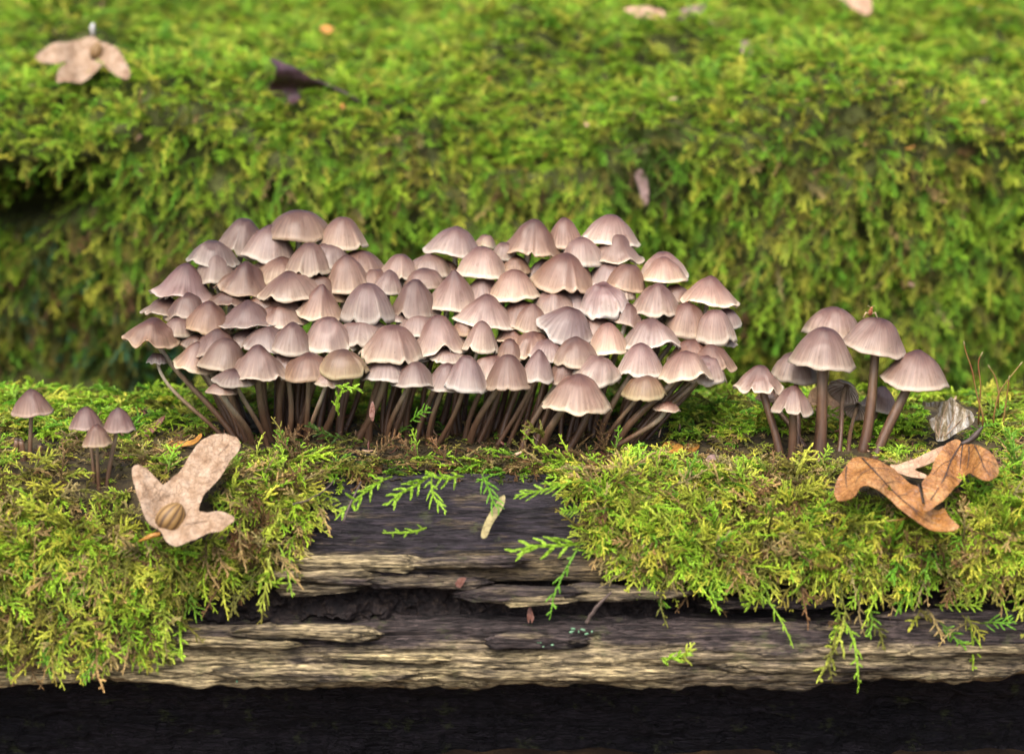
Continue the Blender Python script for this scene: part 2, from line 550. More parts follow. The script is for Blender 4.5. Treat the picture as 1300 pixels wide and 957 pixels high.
fr = sstep(S_TOPF - 1.5, S_TOPF + 0.5, S)
lumps = 0.2 * fbm(X * 0.25, S * 0.25, seed=40)
disp = (lumps - 0.3) * (1 - fr) + fr * woodgrain(X, S, 50)
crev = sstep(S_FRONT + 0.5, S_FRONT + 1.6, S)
disp = disp + crev * 0.25 * fbm(X * 0.9, S * 0.9, seed=66)
pz = sstep(-2.1, -2.75, z) * (1 - crev)          # bleached fibres along the broken lip
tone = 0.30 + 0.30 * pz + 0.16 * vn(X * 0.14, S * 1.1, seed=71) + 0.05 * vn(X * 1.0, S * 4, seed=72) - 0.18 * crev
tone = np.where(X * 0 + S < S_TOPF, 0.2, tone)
V = np.stack([X, y + ny * disp, z + nz * disp], -1).reshape(-1, 3)
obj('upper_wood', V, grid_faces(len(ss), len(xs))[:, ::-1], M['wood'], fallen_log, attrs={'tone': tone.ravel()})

# crumbled rot filling the crevice
cs = np.arange(0, 2.6, 0.055)
cx = np.concatenate([np.arange(-58, -24, 0.8), np.arange(-24, 24, 0.06), np.arange(24, 58, 0.8)])
X, S = np.meshgrid(cx, cs)
y = -5.45 - 0.45 * sstep(0.3, 2.2, S) + 0.9 * sstep(0.6, 0.0, S)
z = -3.45 - 0.72 * S
cl = fbm(X * 1.5, S * 1.5, seed=80, o=4, g=0.62)
y = y - 0.28 * cl + 0.2 * vn(X * 0.2, S * 0.3, seed=83) + 0.9 * sstep(3, 8, X) * sstep(18, 12, X)
z = z + 0.12 * fbm(X * 2.2, S * 2.2, seed=81)
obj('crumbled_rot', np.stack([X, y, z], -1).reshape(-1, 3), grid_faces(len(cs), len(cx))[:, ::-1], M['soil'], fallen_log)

# the lower slab, a long split board of the same log
SLP = smooth_poly(np.array([(-4.6, -5.3), (-5.6, -5.0), (-6.5, -5.0), (-6.95, -5.15), (-7.2, -5.6), (-7.25, -6.2), (-7.3, -6.75), (-7.0, -7.02), (-6.2, -7.05), (-4.6, -6.9), (-3.8, -6.6)]), 10, False)
sl_s = np.concatenate([[0], np.cumsum(np.linalg.norm(np.diff(SLP, axis=0), axis=1))])
q = np.concatenate([np.arange(0, 1.6, 0.12), np.arange(1.6, 4.9, 0.045), np.arange(4.9, sl_s[-1], 0.12)])
X, S = np.meshgrid(xs, q)
y = np.interp(S, sl_s, SLP[:, 0]); z = np.interp(S, sl_s, SLP[:, 1])
ty = np.interp(S + .1, sl_s, SLP[:, 0]) - np.interp(S - .1, sl_s, SLP[:, 0]); tz = np.interp(S + .1, sl_s, SLP[:, 1]) - np.interp(S - .1, sl_s, SLP[:, 1])
l = np.hypot(ty, tz) + 1e-9
d = 1.25 * woodgrain(X, S * 1.1, 90)
y2 = y + tz / l * d
z2 = z - ty / l * d
mid = sstep(1.2, 2.6, S)
z2 = z2 + (1 - mid) * (0.28 * vn(X * 0.12, 0.5, seed=97) + 0.10 * vn(X * 0.5, 1.5, seed=98)) + sstep(3.4, 4.6, S) * (0.30 * vn(X * 0.2, 3.5, seed=99) + 0.2 * vn(X * 0.7, 4.5, seed=100) + 0.1 * vn(X * 2.2, 4.5, seed=101))
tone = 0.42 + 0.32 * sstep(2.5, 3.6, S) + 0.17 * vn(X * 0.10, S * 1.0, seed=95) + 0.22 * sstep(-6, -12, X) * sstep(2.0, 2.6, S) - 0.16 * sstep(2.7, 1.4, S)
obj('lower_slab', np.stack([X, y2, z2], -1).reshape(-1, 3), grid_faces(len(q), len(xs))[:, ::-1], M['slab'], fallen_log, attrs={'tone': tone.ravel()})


def wood_strip(u0, u1, v0, v1, Y, thick, seed, tone, mat='slab', slope=0.0):
    """a splintered lath of wood, grain along x, with ragged ends"""
    a, b = unproj(u0, (v0 + v1) / 2, Y), unproj(u1, (v0 + v1) / 2 + slope, Y)
    h = abs(z_of(v0, Y) - z_of(v1, Y)) / 2
    nx = max(20, int((b[0] - a[0]) / 0.07)); na = 30
    t = np.linspace(0, 1, nx)[:, None]
    ang = np.linspace(0, 2 * math.pi, na, endpoint=False)[None, :]
    c, s_ = np.cos(ang), np.sin(ang)
    sq = 1 / np.maximum(np.abs(c), np.abs(s_)) ** 0.75
    L = b[0] - a[0]
    jag = 0.16 * L + 0.5
    j0 = jag * (0.5 + 0.5 * vn(c * 4.5, s_ * 4.5, 0.3, seed)); j1 = jag * (0.5 + 0.5 * vn(c * 4.5, s_ * 4.5, 5.3, seed))
    x = a[0] + j0 + (L - j0 - j1) * t
    end = sstep(0, 0.12, t) * sstep(1, 0.88, t) * 0.7 + 0.3
    prof = (0.72 + 0.4 * vn(x * 0.35, 2.2, seed=seed + 3)) * end
    g = 1 + 0.30 * vn(x * 0.22, c * 3.5, s_ * 3.5, seed + 1) + 0.26 * vn(x * 0.6, c * 7, s_ * 7, seed + 2) + 0.16 * vn(x * 2.2, c * 9, s_ * 9, seed + 4)
    zz = a[2] + (b[2] - a[2]) * t + s_ * sq * h * prof * g + 0.10 * vn(x * 0.25, 7.7, seed=seed + 5) + 0.03 * vn(x * 1.5, 2.7, seed=seed + 7)
    yy = Y + c * sq * thick * end * g + 0.10 * vn(x * 0.4, 3.1, seed=seed + 6)
    V = np.stack([x + 0 * c, yy, zz], -1).reshape(-1, 3)
    Fq = grid_faces(nx, na, True)
    n0 = len(V)
    V = np.vstack([V, [x[0].mean() - 0.05, Y, a[2]], [x[-1].mean() + 0.05, Y, b[2]]])
    j = np.arange(na); j2 = (j + 1) % na; e = (nx - 1) * na
    fl = (Fq, np.vstack([np.stack([j * 0 + n0, j2, j], -1), np.stack([j * 0 + n0 + 1, e + j, e + j2], -1)]))
    tn = tone + 0.14 * vn(V[:, 0] * 0.3, V[:, 2] * 4, seed=seed + 8)
    obj('wood_splinter', V, fl, M[mat], fallen_log, attrs={'tone': tn})


for i, a in enumerate([
        (330, 560, 702, 722, -6.55, 0.22, 0.74), (300, 505, 722, 738, -6.60, 0.25, 0.62), (338, 470, 736, 754, -6.62, 0.26, 0.66),
        (505, 690, 705, 722, -6.62, 0.25, 0.55), (560, 760, 744, 762, -6.72, 0.22, 0.42), (628, 745, 753, 768, -6.95, 0.16, 0.80),
        (440, 640, 728, 744, -6.60, 0.22, 0.48), (690, 905, 742, 762, -6.6, 0.25, 0.60), (880, 1090, 756, 774, -6.5, 0.25, 0.40),
        (1080, 1330, 772, 790, -6.7, 0.25, 0.45), (270, 500, 795, 812, -7.2, 0.20, 0.62), (205, 395, 806, 826, -7.32, 0.20, 0.88),
        (395, 590, 828, 842, -7.45, 0.14, 0.86), (240, 560, 842, 862, -7.45, 0.16, 0.72), (560, 900, 848, 863, -7.45, 0.14, 0.70),
        (880, 1180, 838, 852, -7.45, 0.14, 0.62), (1120, 1330, 812, 838, -7.4, 0.18, 0.60), (600, 760, 806, 822, -7.3, 0.12, 0.38)]):
    wood_strip(*a[:6], 300 + i * 11, a[6])

# ------------------------------------------------------------------ the mossy bank behind
bp = [(620, 17.6), (560, 17.2), (500, 16.6), (420, 15.8), (330, 15.0), (250, 14.7), (195, 15.1), (155, 16.6), (115, 20), (75, 26), (35, 33.5), (0, 41), (-35, 50), (-60, 60)]
bp = [(v, Y + 8.0) for v, Y in bp]
BP = [(27.0, -14.0)] + [(Y, z_of(v, Y)) for v, Y in bp]
BP += [(85, BP[-1][1] + 1.5), (130, BP[-1][1] + 0.5), (170, -14)]
BPs = smooth_poly(np.array(BP), 10, False)
BS = np.concatenate([[0], np.cumsum(np.linalg.norm(np.diff(BPs, axis=0), axis=1))])


def bank_point(X, S):
    y = np.interp(S, BS, BPs[:, 0]); z = np.interp(S, BS, BPs[:, 1])
    ty = np.interp(S + .6, BS, BPs[:, 0]) - np.interp(S - .6, BS, BPs[:, 0]); tz = np.interp(S + .6, BS, BPs[:, 1]) - np.interp(S - .6, BS, BPs[:, 1])
    l = np.hypot(ty, tz) + 1e-9
    ny, nz = -tz / l, ty / l
    u, v = proj(np.stack([X, y, z], -1))
    dd = 1.7 * fbm(X * 0.11, S * 0.11, seed=120, o=3) + 0.55 * fbm(X * 0.5, S * 0.5, seed=121, o=2) + 0.3 * fbm(X * 1.1, S * 1.1, seed=122, o=2)
    # hollow under the moss lip at one end, the face below it standing further back
    hol = 5.0 * np.exp(-((u - 20) / 85) ** 2 - ((v - 238) / 30) ** 2)
    back = 3.0 * sstep(330, 120, u) * sstep(195, 260, v) * (z > -13)
    crack = 1.6 * np.exp(-((v - 215 - 10 * np.sin(u * 0.02)) / 16) ** 2) * sstep(380, 200, u) * 0.8 + 0.8 * np.exp(-((v - 470) / 28) ** 2)
    y = y + ny * dd + hol + back + crack
    z = z + nz * dd + 1.3 * vn(X * 0.07, 4.2, seed=125) * sstep(2, 10, z)
    return y, z, ny, nz, u, v


bx = np.concatenate([np.arange(-110, -45, 3.0), np.arange(-45, 45, 0.4), np.arange(45, 111, 3.0)])
bs = np.concatenate([np.arange(0, 70, 0.4), np.arange(70, BS[-1], 3.0), [BS[-1]]])
X, S = np.meshgrid(bx, bs)
y, z, ny, nz, u, v = bank_point(X, S)
tag(obj('mossy_bank', np.stack([X, y, z], -1).reshape(-1, 3), grid_faces(len(bs), len(bx)), M['bank']), kind='structure')

# ------------------------------------------------------------------ outlines (picture pixels) of the lying leaves and seeds
def zo(x, y): return (1040 + x / 4.785, 490 + y / 4.785)
LB = [zo(*p) for p in [(95, 655), (92, 620), (110, 560), (150, 490), (200, 445), (260, 433), (340, 442), (430, 480), (480, 520), (520, 555), (560, 590), (600, 615), (625, 660), (640, 715), (720, 750), (760, 740), (790, 790), (855, 850), (800, 875), (700, 870), (620, 830), (540, 775), (480, 735), (420, 680), (350, 620), (290, 590), (250, 600), (225, 640), (190, 670), (120, 688)]]
RB = [zo(*p) for p in [(625, 748), (640, 720), (630, 640), (625, 590), (680, 520), (700, 465), (730, 420), (775, 350), (830, 325), (880, 350), (940, 355), (1010, 385), (1060, 430), (1090, 500), (1075, 550), (1020, 575), (970, 565), (920, 535), (880, 555), (830, 620), (760, 690), (700, 740), (640, 765)]]
SB_ = [zo(*p) for p in [(430, 482), (480, 478), (560, 450), (660, 410), (760, 365), (790, 372), (730, 440), (650, 482), (580, 508), (650, 540), (640, 560), (560, 552), (480, 528)]]
def zb(x, y): return (150 + x / 5.628, 530 + y / 5.628)
BR = [zb(*p) for p in [(105, 350), (145, 333), (190, 350), (240, 400), (300, 470), (330, 488), (400, 420), (470, 330), (540, 220), (600, 160), (670, 125), (760, 112), (840, 135), (875, 185), (860, 240), (800, 310), (740, 400), (650, 500), (600, 590), (578, 660), (620, 682), (700, 665), (780, 675), (830, 715), (800, 760), (720, 810), (600, 850), (500, 885), (420, 905), (350, 885), (310, 830), (270, 800), (220, 770), (180, 690), (150, 600), (120, 500), (100, 420)]]
def zt(x, y): return (20 + x / 2.9545, 20 + y / 2.9545)
PB = [zt(*p) for p in [(70, 150), (120, 115), (200, 95), (260, 85), (285, 78), (310, 90), (370, 120), (400, 150), (430, 210), (415, 240), (370, 222), (330, 195), (300, 212), (250, 250), (190, 250), (150, 260), (165, 205), (195, 172), (150, 182), (90, 178)]]
PL = [zt(*p) for p in [(955, 160), (1000, 175), (1080, 215), (1180, 262), (1192, 276), (1120, 270), (1085, 280), (1062, 322), (1030, 332), (1010, 302), (965, 302), (950, 270), (972, 235), (980, 195)]]
SV_ = [zo(*p) for p in [(630, 90), (660, 100), (700, 95), (745, 90), (780, 80), (805, 68), (835, 100), (880, 130), (920, 150), (945, 190), (935, 225), (890, 255), (830, 285), (780, 320), (715, 330), (705, 280), (680, 240), (675, 200), (700, 185), (720, 160), (690, 125), (630, 120)]]


def in_poly(u, v, poly, grow=1.0):
    P = np.asarray(poly, float); c_ = P.mean(0); P = c_ + (P - c_) * grow
    ins = np.zeros(np.shape(u), bool)
    for (a, b), (c, d) in zip(P, np.roll(P, -1, 0)):
        ins ^= ((b > v) != (d > v)) & (u < (c - a) * (v - b) / (d - b + 1e-12) + a)
    return ins


LEAF_AREAS = [(LB, 1.06), (RB, 1.06), (BR, 1.10), (SV_, 1.15), (PB, 1.05), (PL, 1.0)]
STEM_AREAS = [(80, 165, 585, 668), (5, 70, 560, 612), (972, 1128, 566, 596), (255, 420, 535, 572), (420, 880, 540, 586)]     # trodden bare round the stems


# ------------------------------------------------------------------ moss fronds
def leaf_tris(P, D, Nrm, ln, wd, Vs, Fs, ages, lvs, age, lv):
    """a small keeled leaf: 4 points, 2 triangles"""
    side = D.cross(Nrm)
    if side.length < 1e-6: return
    side.normalize()
    k = len(Vs)
    m_ = P + D * (ln * 0.42) + Nrm * (wd * 0.18)
    Vs += [P, m_ + side * wd * 0.5, P + D * ln - Nrm * wd * 0.1, m_ - side * wd * 0.5]
    Fs += [(k, k + 1, k + 2), (k, k + 2, k + 3)]
    ages += [age] * 4
    lvs += [lv] * 4


def clothe(path, R, ln, wd, Vs, Fs, ages, lvs, a0, a1, spread, step):
    """cover a shoot path with overlapping leaves"""
    tot = sum((path[i + 1] - path[i]).length for i in range(len(path) - 1))
    n = max(3, int(tot / step))
    for k in range(n + 1):
        f = k / n * (len(path) - 1)
        i = min(int(f), len(path) - 2)
        P = path[i].lerp(path[i + 1], f - i)
        T = (path[i + 1] - path[i]).normalized()
        t = k / n
        sz = (1.0 - 0.45 * t ** 3) * (0.75 + 0.25 * min(1, t * 6))
        base = R.uniform(0, 6.28)
        A = T.orthogonal().normalized(); B = T.cross(A)
        for j in range(3 if k < n else 4):
            th = base + j * 2.0944 + R.uniform(-.3, .3)
            o = A * math.cos(th) + B * math.sin(th)
            sp = spread * R.uniform(0.75, 1.25) * (1 if k < n else 0.45)
            D = (T * math.cos(sp) + o * math.sin(sp)).normalized()
            Nn = (o - D * o.dot(D))
            if Nn.length < 1e-4: continue
            leaf_tris(P, D, Nn.normalized(), ln * sz * R.uniform(.85, 1.15), wd * sz, Vs, Fs, ages, lvs, a0 + (a1 - a0) * t, R.random())


def make_frond(seed, L=2.6, bl=0.75, dens=0.17, ln=0.17, wd=0.105, arch=0.25, pin=1.0, wild=0.35):
    R = random.Random(seed)
    Vs, Fs, ages, lvs = [], [], [], []
    n = 14
    path = []
    side = R.uniform(-.35, .35)
    wig, wf, wp = R.uniform(.03, .12), R.uniform(3, 7), R.uniform(0, 6)
    for i in range(n + 1):
        t = i / n
        path.append(Vector((L * t, side * L * t * t + wig * math.sin(t * wf + wp) + R.uniform(-.02, .02), arch * L * (t * 1.1 - t * t * 1.25) + R.uniform(-.015, .015))))
    clothe(path, R, ln, wd, Vs, Fs, ages, lvs, 0.05, 0.95, 0.42, 0.055)
    nb = int(L / dens * pin)
    sgn = 1
    for b in range(nb):
        t = (b + 0.6 + R.uniform(-.25, .25)) / nb
        if t < 0.08: continue
        sgn = -sgn
        f = t * n; i = min(int(f), n - 1)
        P = path[i].lerp(path[i + 1], f - i); T = (path[i + 1] - path[i]).normalized()
        S_ = Vector((0, 0, 1)).cross(T).normalized() * sgn
        ln_b = bl * (math.sin(math.pi * min(1, (t * 0.85 + 0.12))) ** 0.7) * R.uniform(.6, 1.15)
        if ln_b < 0.12: continue
        an = math.radians(R.uniform(42, 68))
        D = (T * math.cos(an) + S_ * math.sin(an) + Vector((0, 0, R.uniform(-wild * .6, wild * 1.4)))).normalized()
        m_ = 5
        crv = R.uniform(-.1, .7)
        hook = R.uniform(-.8, .25)
        bpth = [P + D * (ln_b * k / m_) + T * (crv * ln_b * (k / m_) ** 2) + Vector((0, 0, hook * ln_b * (k / m_) ** 2)) for k in range(m_ + 1)]
        clothe(bpth, R, ln * 0.92, wd * 0.95, Vs, Fs, ages, lvs, 0.15 + 0.5 * t, 0.55 + 0.45 * t, 0.36, 0.055)
    return np.array([tuple(p) for p in Vs]), np.array(Fs), np.array(ages), np.array(lvs)


FRONDS = bpy.data.collections.new('frond_kinds')
frond_data = []


def add_frond(**kw):
    V, Fc, ag, lv = make_frond(**kw)
    frond_data.append((V, Fc, ag, lv))
    me = new_mesh('frond', V, Fc, M['moss'], False, {'age': ag, 'lv': lv})
    o = bpy.data.objects.new('frond_kind_%02d' % len(frond_data), me)
    FRONDS.objects.link(o)


for k in range(7):      # 0-6 feathery fronds
    add_frond(seed=100 + k, L=1.8 + 0.25 * (k % 4), bl=0.50 + 0.08 * (k % 3), dens=0.17 + 0.03 * (k % 2), arch=0.15 + 0.07 * (k % 4), wild=0.15 + 0.12 * (k % 4))
for k in range(4):      # 7-10 thin irregular strands
    add_frond(seed=200 + k, L=2.4 + 0.3 * k, bl=0.42, dens=0.34, arch=0.1 + 0.12 * k, ln=0.16, wd=0.095, wild=0.5)
for k in range(4):      # 11-14 short plump shoots
    add_frond(seed=300 + k, L=0.9 + 0.15 * k, bl=0.42, dens=0.17, arch=0.35, ln=0.18, wd=0.12, wild=0.7)
for k in range(3):      # 15-17 bare little shoots
    add_frond(seed=400 + k, L=0.9 + 0.2 * k, bl=0.3, dens=0.5, arch=0.3, ln=0.16, wd=0.10)


def instancer(name, pts, rots, scl, idx, tints, label):
    me = bpy.data.meshes.new(name)
    n = len(pts)
    me.vertices.add(n)
    me.vertices.foreach_set('co', (np.asarray(pts) * K).astype(np.float32).ravel())
    for nm, typ, arr, key in (('rot', 'FLOAT_VECTOR', rots, 'vector'), ('tint', 'FLOAT_VECTOR', tints, 'vector'), ('scl', 'FLOAT', scl, 'value'), ('idx', 'INT', idx, 'value')):
        a = me.attributes.new(nm, typ, 'POINT')
        a.data.foreach_set(key, np.asarray(arr, np.int32 if typ == 'INT' else np.float32).ravel())
    o = bpy.data.objects.new(name, me)
    COL.objects.link(o)
    g = bpy.data.node_groups.new(name + '_nodes', 'GeometryNodeTree')
    g.interface.new_socket('Geometry', in_out='INPUT', socket_type='NodeSocketGeometry')
    g.interface.new_socket('Geometry', in_out='OUTPUT', socket_type='NodeSocketGeometry')
    gi, go = g.nodes.new('NodeGroupInput'), g.nodes.new('NodeGroupOutput')
    ci = g.nodes.new('GeometryNodeCollectionInfo')
    ci.inputs['Collection'].default_value = FRONDS
    ci.inputs['Separate Children'].default_value = True
    ci.inputs['Reset Children'].default_value = True
    ip = g.nodes.new('GeometryNodeInstanceOnPoints')
    ip.inputs['Pick Instance'].default_value = True

    def na(nm, typ):
        x = g.nodes.new('GeometryNodeInputNamedAttribute')
        x.data_type = typ
        x.inputs['Name'].default_value = nm
        return [q for q in x.outputs if q.enabled and q.name == 'Attribute'][0]
    e2r = g.nodes.new('FunctionNodeEulerToRotation')
    g.links.new(na('rot', 'FLOAT_VECTOR'), e2r.inputs[0])
    g.links.new(gi.outputs[0], ip.inputs['Points'])
    g.links.new(ci.outputs[0], ip.inputs['Instance'])
    g.links.new(na('idx', 'INT'), ip.inputs['Instance Index'])
    g.links.new(e2r.outputs[0], ip.inputs['Rotation'])
    g.links.new(na('scl', 'FLOAT'), ip.inputs['Scale'])
    g.links.new(ip.outputs[0], go.inputs[0])
    md = o.modifiers.new('fronds', 'NODES')
    md.node_group = g
    tag(o, label, 'moss', kind='stuff')
    return o


def frame_euler(D, N):
    D = Vector(D).normalized()
    N = Vector(N)
    N = (N - D * N.dot(D))
    if N.length < 1e-4: N = D.orthogonal()
    N.normalize()
    Yv = N.cross(D)
    return Matrix(((D.x, Yv.x, N.x), (D.y, Yv.y, N.y), (D.z, Yv.z, N.z))).to_euler()


GREEN = {'lime': (0.275, 0.455, 0.035), 'green': (0.15, 0.34, 0.028), 'yellow': (0.40, 0.46, 0.06), 'olive': (0.18, 0.18, 0.035), 'brown': (0.16, 0.10, 0.042),
         'straw': (0.36, 0.29, 0.12), 'teal': (0.07, 0.22, 0.11), 'deep': (0.05, 0.10, 0.012)}


def pick(wts):
    ks = list(wts)
    c = GREEN[rnd.choices(ks, [wts[k] for k in ks])[0]]
    f = rnd.uniform(0.75, 1.2)
    return (c[0] * f * rnd.uniform(.88, 1.12), c[1] * f, c[2] * f)


# lower edge of the moss on the log's front, picture row against picture column
MU = [-2000, 0, 120, 190, 205, 225, 245, 330, 345, 368, 378, 388, 430, 520, 600, 690, 712, 745, 765, 800, 860, 930, 1000, 1050, 1090, 1150, 1190, 1250, 1300, 2600]
MV = [905, 900, 900, 885, 850, 815, 790, 752, 715, 680, 640, 612, 606, 604, 602, 598, 606, 640, 690, 735, 755, 765, 758, 768, 785, 795, 812, 796, 775, 790]


def moss_mask(P, soft=0.0):
    u, v = proj(P)
    uu = u + 22 * vn(P[..., 0] * 0.9, P[..., 2] * 0.9, P[..., 1] * 0.9, 140)
    vv = v + 16 * vn(P[..., 0] * 0.7, P[..., 2] * 0.7, P[..., 1] * 0.7, 141)
    d = np.interp(uu, MU, MV) - vv
    d = np.where(P[..., 1] > 5, 50, d)
    return d, u, v


# duff under the fronds
ms = np.arange(LS[int(np.argmin(np.hypot(LP[:, 0] - 12, LP[:, 1] + 5.5)))], S_FRONT + 0.2, 0.16)
mx_ = np.concatenate([np.arange(-58, -26, 0.8), np.arange(-26, 26, 0.16), np.arange(26, 58.1, 0.8)])
X, S = np.meshgrid(mx_, ms)
y, z, ny, nz = log_profile(S)
d, u, v = moss_mask(np.stack([X, y, z], -1))


def mat_height(X, S, u, v, d):
    lum = 0.35 + 0.30 * fbm(X * 0.28, S * 0.32, seed=150, o=3) + 0.10 * fbm(X * 1.4, S * 1.4, seed=152, o=2)
    thin = 1 - 0.45 * sstep(360, 460, u) * sstep(780, 680, u)          # thin crust below the mushrooms
    back = 0.25 * sstep(560, 510, v)
    return -0.3 + sstep(-6, 60, d) * (0.27 + 0.6 * (lum + back) * thin)


hh = mat_height(X, S, u, v, d)
V = np.stack([X, y + ny * hh, z + nz * hh], -1).reshape(-1, 3)
tag(obj('moss_duff', V, grid_faces(len(ms), len(mx_))[:, ::-1], M['mat']), 'brown crumbly duff lying under the moss of the rotting log', 'duff', kind='stuff')


def surf_points(x, s):
    x, s = np.asarray(x, float), np.asarray(s, float)
    y, z, ny, nz = log_profile(s)
    P = np.stack([x, y, z], -1)
    d, u, v = moss_mask(P)
    h = np.maximum(mat_height(x, s, u, v, d), 0)
    N = np.stack([0 * x, ny, nz], -1)
    return P + N * h[:, None], N, d, u, v


def ground_z(x, Y):
    P, N, d, u, v = surf_points([x], [float(s_of_Y(Y))])
    return float(P[0, 2])


def base_at(u, v):
    """the point of the mossy log top met at picture point (u, v)"""
    s_ = np.linspace(S_TOP0 + 1.0, S_FRONT, 240)
    y_, z_, _, _ = log_profile(s_)
    x_ = np.array([unproj(u, v, q_)[0] for q_ in y_])
    P, N, d, _, _ = surf_points(x_, s_)
    _, vv = proj(P)
    i = int(np.argmin(np.abs(vv - v)))
    return P[i]


def leaf_free(u, v):
    m = np.zeros(len(u), bool)
    for poly, g in LEAF_AREAS: m |= in_poly(u, v, poly, g)
    return ~m


pts, rots, scl, idx, tints, tips = [], [], [], [], [], []
SB = LS[int(np.argmin(np.hypot(LP[:, 0] - 11.5, LP[:, 1] + 3)))]
NT_ = 36000
tx = rng.uniform(-34, 34, NT_); ts = np.where(rng.random(NT_) < 0.5, rng.uniform(SB, S_FRONT + .15, NT_), rng.uniform(S_TOPF - 1, S_FRONT + 0.15, NT_))
tP, tN, td, tu, tv = surf_points(tx, ts)
tu2, tv2 = proj(tP)
ok = (td > 0) & (tu > -380) & (tu < 1680) & leaf_free(tu2, tv2)
patches = vn(tx * 0.22, ts * 0.3, seed=160) + 0.5 * vn(tx * 0.8, ts * 0.8, seed=161)
for x, s, P, N, d, u, v, patch in zip(tx[ok], ts[ok], tP[ok], tN[ok], td[ok], tu[ok], tv[ok], patches[ok]):
    topzone = v < 606
    if any(a0 < u < a1 and b0 < v < b1 for a0, a1, b0, b1 in STEM_AREAS) and rnd.random() < (0.5 if u > 200 and u < 900 else 0.85): continue
    tiny = any(a0 < u < a1 and b0 < v < b1 for a0, a1, b0, b1 in STEM_AREAS)
    bare = topzone and 355 < u < 790 and v > 535
    outside = u < -60 or u > 1360
    if outside and rnd.random() < 0.5: continue
    if bare and rnd.random() < 0.25: continue
    if d < 20 and rnd.random() < 0.4: continue
    if patch < -0.2 and not bare and rnd.random() < 0.55: continue
    T = np.array([0, N[2] * -1.0, N[1]])          # down the front
    if T[2] > 0: T = -T
    steep = float(sstep(590, 660, v))
    a = rnd.uniform(0, 2 * math.pi)
    D = np.array([math.cos(a), 0, 0]) + T * math.sin(a)
    D = D * (1 - 0.15 * steep) + T * (0.15 + 0.55 * steep) + N * (rnd.uniform(0.0, 0.45) if steep > .5 else rnd.uniform(0.0, 0.38))
    Nr = N + rng.normal(0, 0.4, 3) + np.array([0, -0.25, 0.3])
    if bare:
        wts = {'olive': 3, 'brown': 3, 'straw': 2.0, 'lime': 3.5 if v > 578 else 1.2, 'deep': 1, 'green': 1.5 if v > 578 else .6}
        ids = [7, 8, 9, 15, 16, 17, 11, 2, 1, 4]
        sc_ = rnd.uniform(0.35, 0.7)
        if v > 585: D = D + T * 0.6
    elif v < 560:
        wts = {'lime': 3, 'yellow': 2, 'green': 1.6, 'olive': 1}
        ids = list(range(0, 7)) + [11, 12, 13, 14]
        sc_ = rnd.uniform(0.45, 0.8)
    elif u < 400:
        wts = {'yellow': 3.2, 'lime': 3.0, 'olive': 1.8, 'straw': 1.6, 'brown': .6}
        if v < 625: wts = {'olive': 3, 'brown': 2.6, 'straw': 2.4, 'yellow': 2, 'lime': 1.2}
        elif patch < -0.35: wts = {'brown': 1.6, 'olive': 3, 'straw': 1.8, 'yellow': 1.6}
        ids = list(range(0, 7)) + [7, 8, 9, 10, 12]
        sc_ = rnd.uniform(0.36, 0.76) * (0.66 if v < 625 else 1.0)
        if v > 620 and rnd.random() < 0.12: continue
    else:
        wts = {'yellow': 3, 'lime': 2.4, 'olive': 1.6, 'straw': 1.6, 'brown': 0.6, 'green': .5}
        if patch < -0.4: wts = {'brown': 1.6, 'olive': 3, 'straw': 2, 'yellow': 1.4}
        ids = list(range(0, 7)) + [7, 8, 9, 10, 11, 12]
        sc_ = rnd.uniform(0.34, 0.72) * (0.74 if v < 610 else 1.0)
        if v > 620 and rnd.random() < 0.15: continue
    lift = rnd.uniform(-0.15, 0.22)
    if tiny: sc_ *= 0.55
    elif v > 600 and rnd.random() < 0.05:           # a few large fresh fronds on top
        sc_ *= 1.3; lift = 0.2; ids = [0, 1, 2, 3, 4, 5, 6]; wts = {'lime': 3, 'yellow': 3, 'green': 1}
    pts.append(P + N * lift)
    rots.append(tuple(frame_euler(D, Nr)))
    tips.append(pts[-1] + D / np.linalg.norm(D) * sc_ * 1.9)
    scl.append(sc_)
    idx.append(rnd.choice(ids))
    tints.append(pick(wts))
# moss hanging over the lower slab at both ends
for k in range(900):
    if k < 872: u, v = rnd.uniform(-330, 240), rnd.uniform(728, 872)
    else: u, v = rnd.choice([rnd.gauss(1085, 25), rnd.gauss(1190, 30), rnd.uniform(1290, 1600)]), rnd.uniform(765, 792)
    if u < 300 and v > np.interp(u + 25 * vn(v * 0.05, 3.3, seed=190), [-400, 150, 205, 240], [826, 822, 800, 765]): continue
    P = unproj(u, v, -6.8 - 0.7 * float(sstep(735, 820, v)))
    D = np.array([rnd.gauss(0, .6), rnd.uniform(-.7, -.1), rnd.uniform(-1.2, .1)])
    pts.append(P); rots.append(tuple(frame_euler(D, (rnd.gauss(0, .4), -.8, .6))))
    tips.append(P); scl.append(rnd.uniform(.42, .8)); idx.append(rnd.choice([0, 1, 2, 3, 4, 5, 6, 7, 8, 9, 12]))
    tints.append(pick({'yellow': 3, 'lime': 2.6, 'olive': 1.8, 'straw': 1.4, 'brown': .6, 'green': .8}))
tipA, ptA = np.array(tips), np.array(pts)
keep = np.ones(len(pts), bool)
for f in (0.5, 1.0):
    a_, b_ = proj(ptA + (tipA - ptA) * f)
    keep &= leaf_free(a_, b_)
pts, rots, scl, idx, tints = (np.array(q_)[keep] for q_ in (pts, rots, scl, idx, tints))
print('log fronds', len(pts))
instancer('moss', pts, rots, scl, idx, tints, 'feathery yellow-green moss with brown patches, growing over the rotting log')

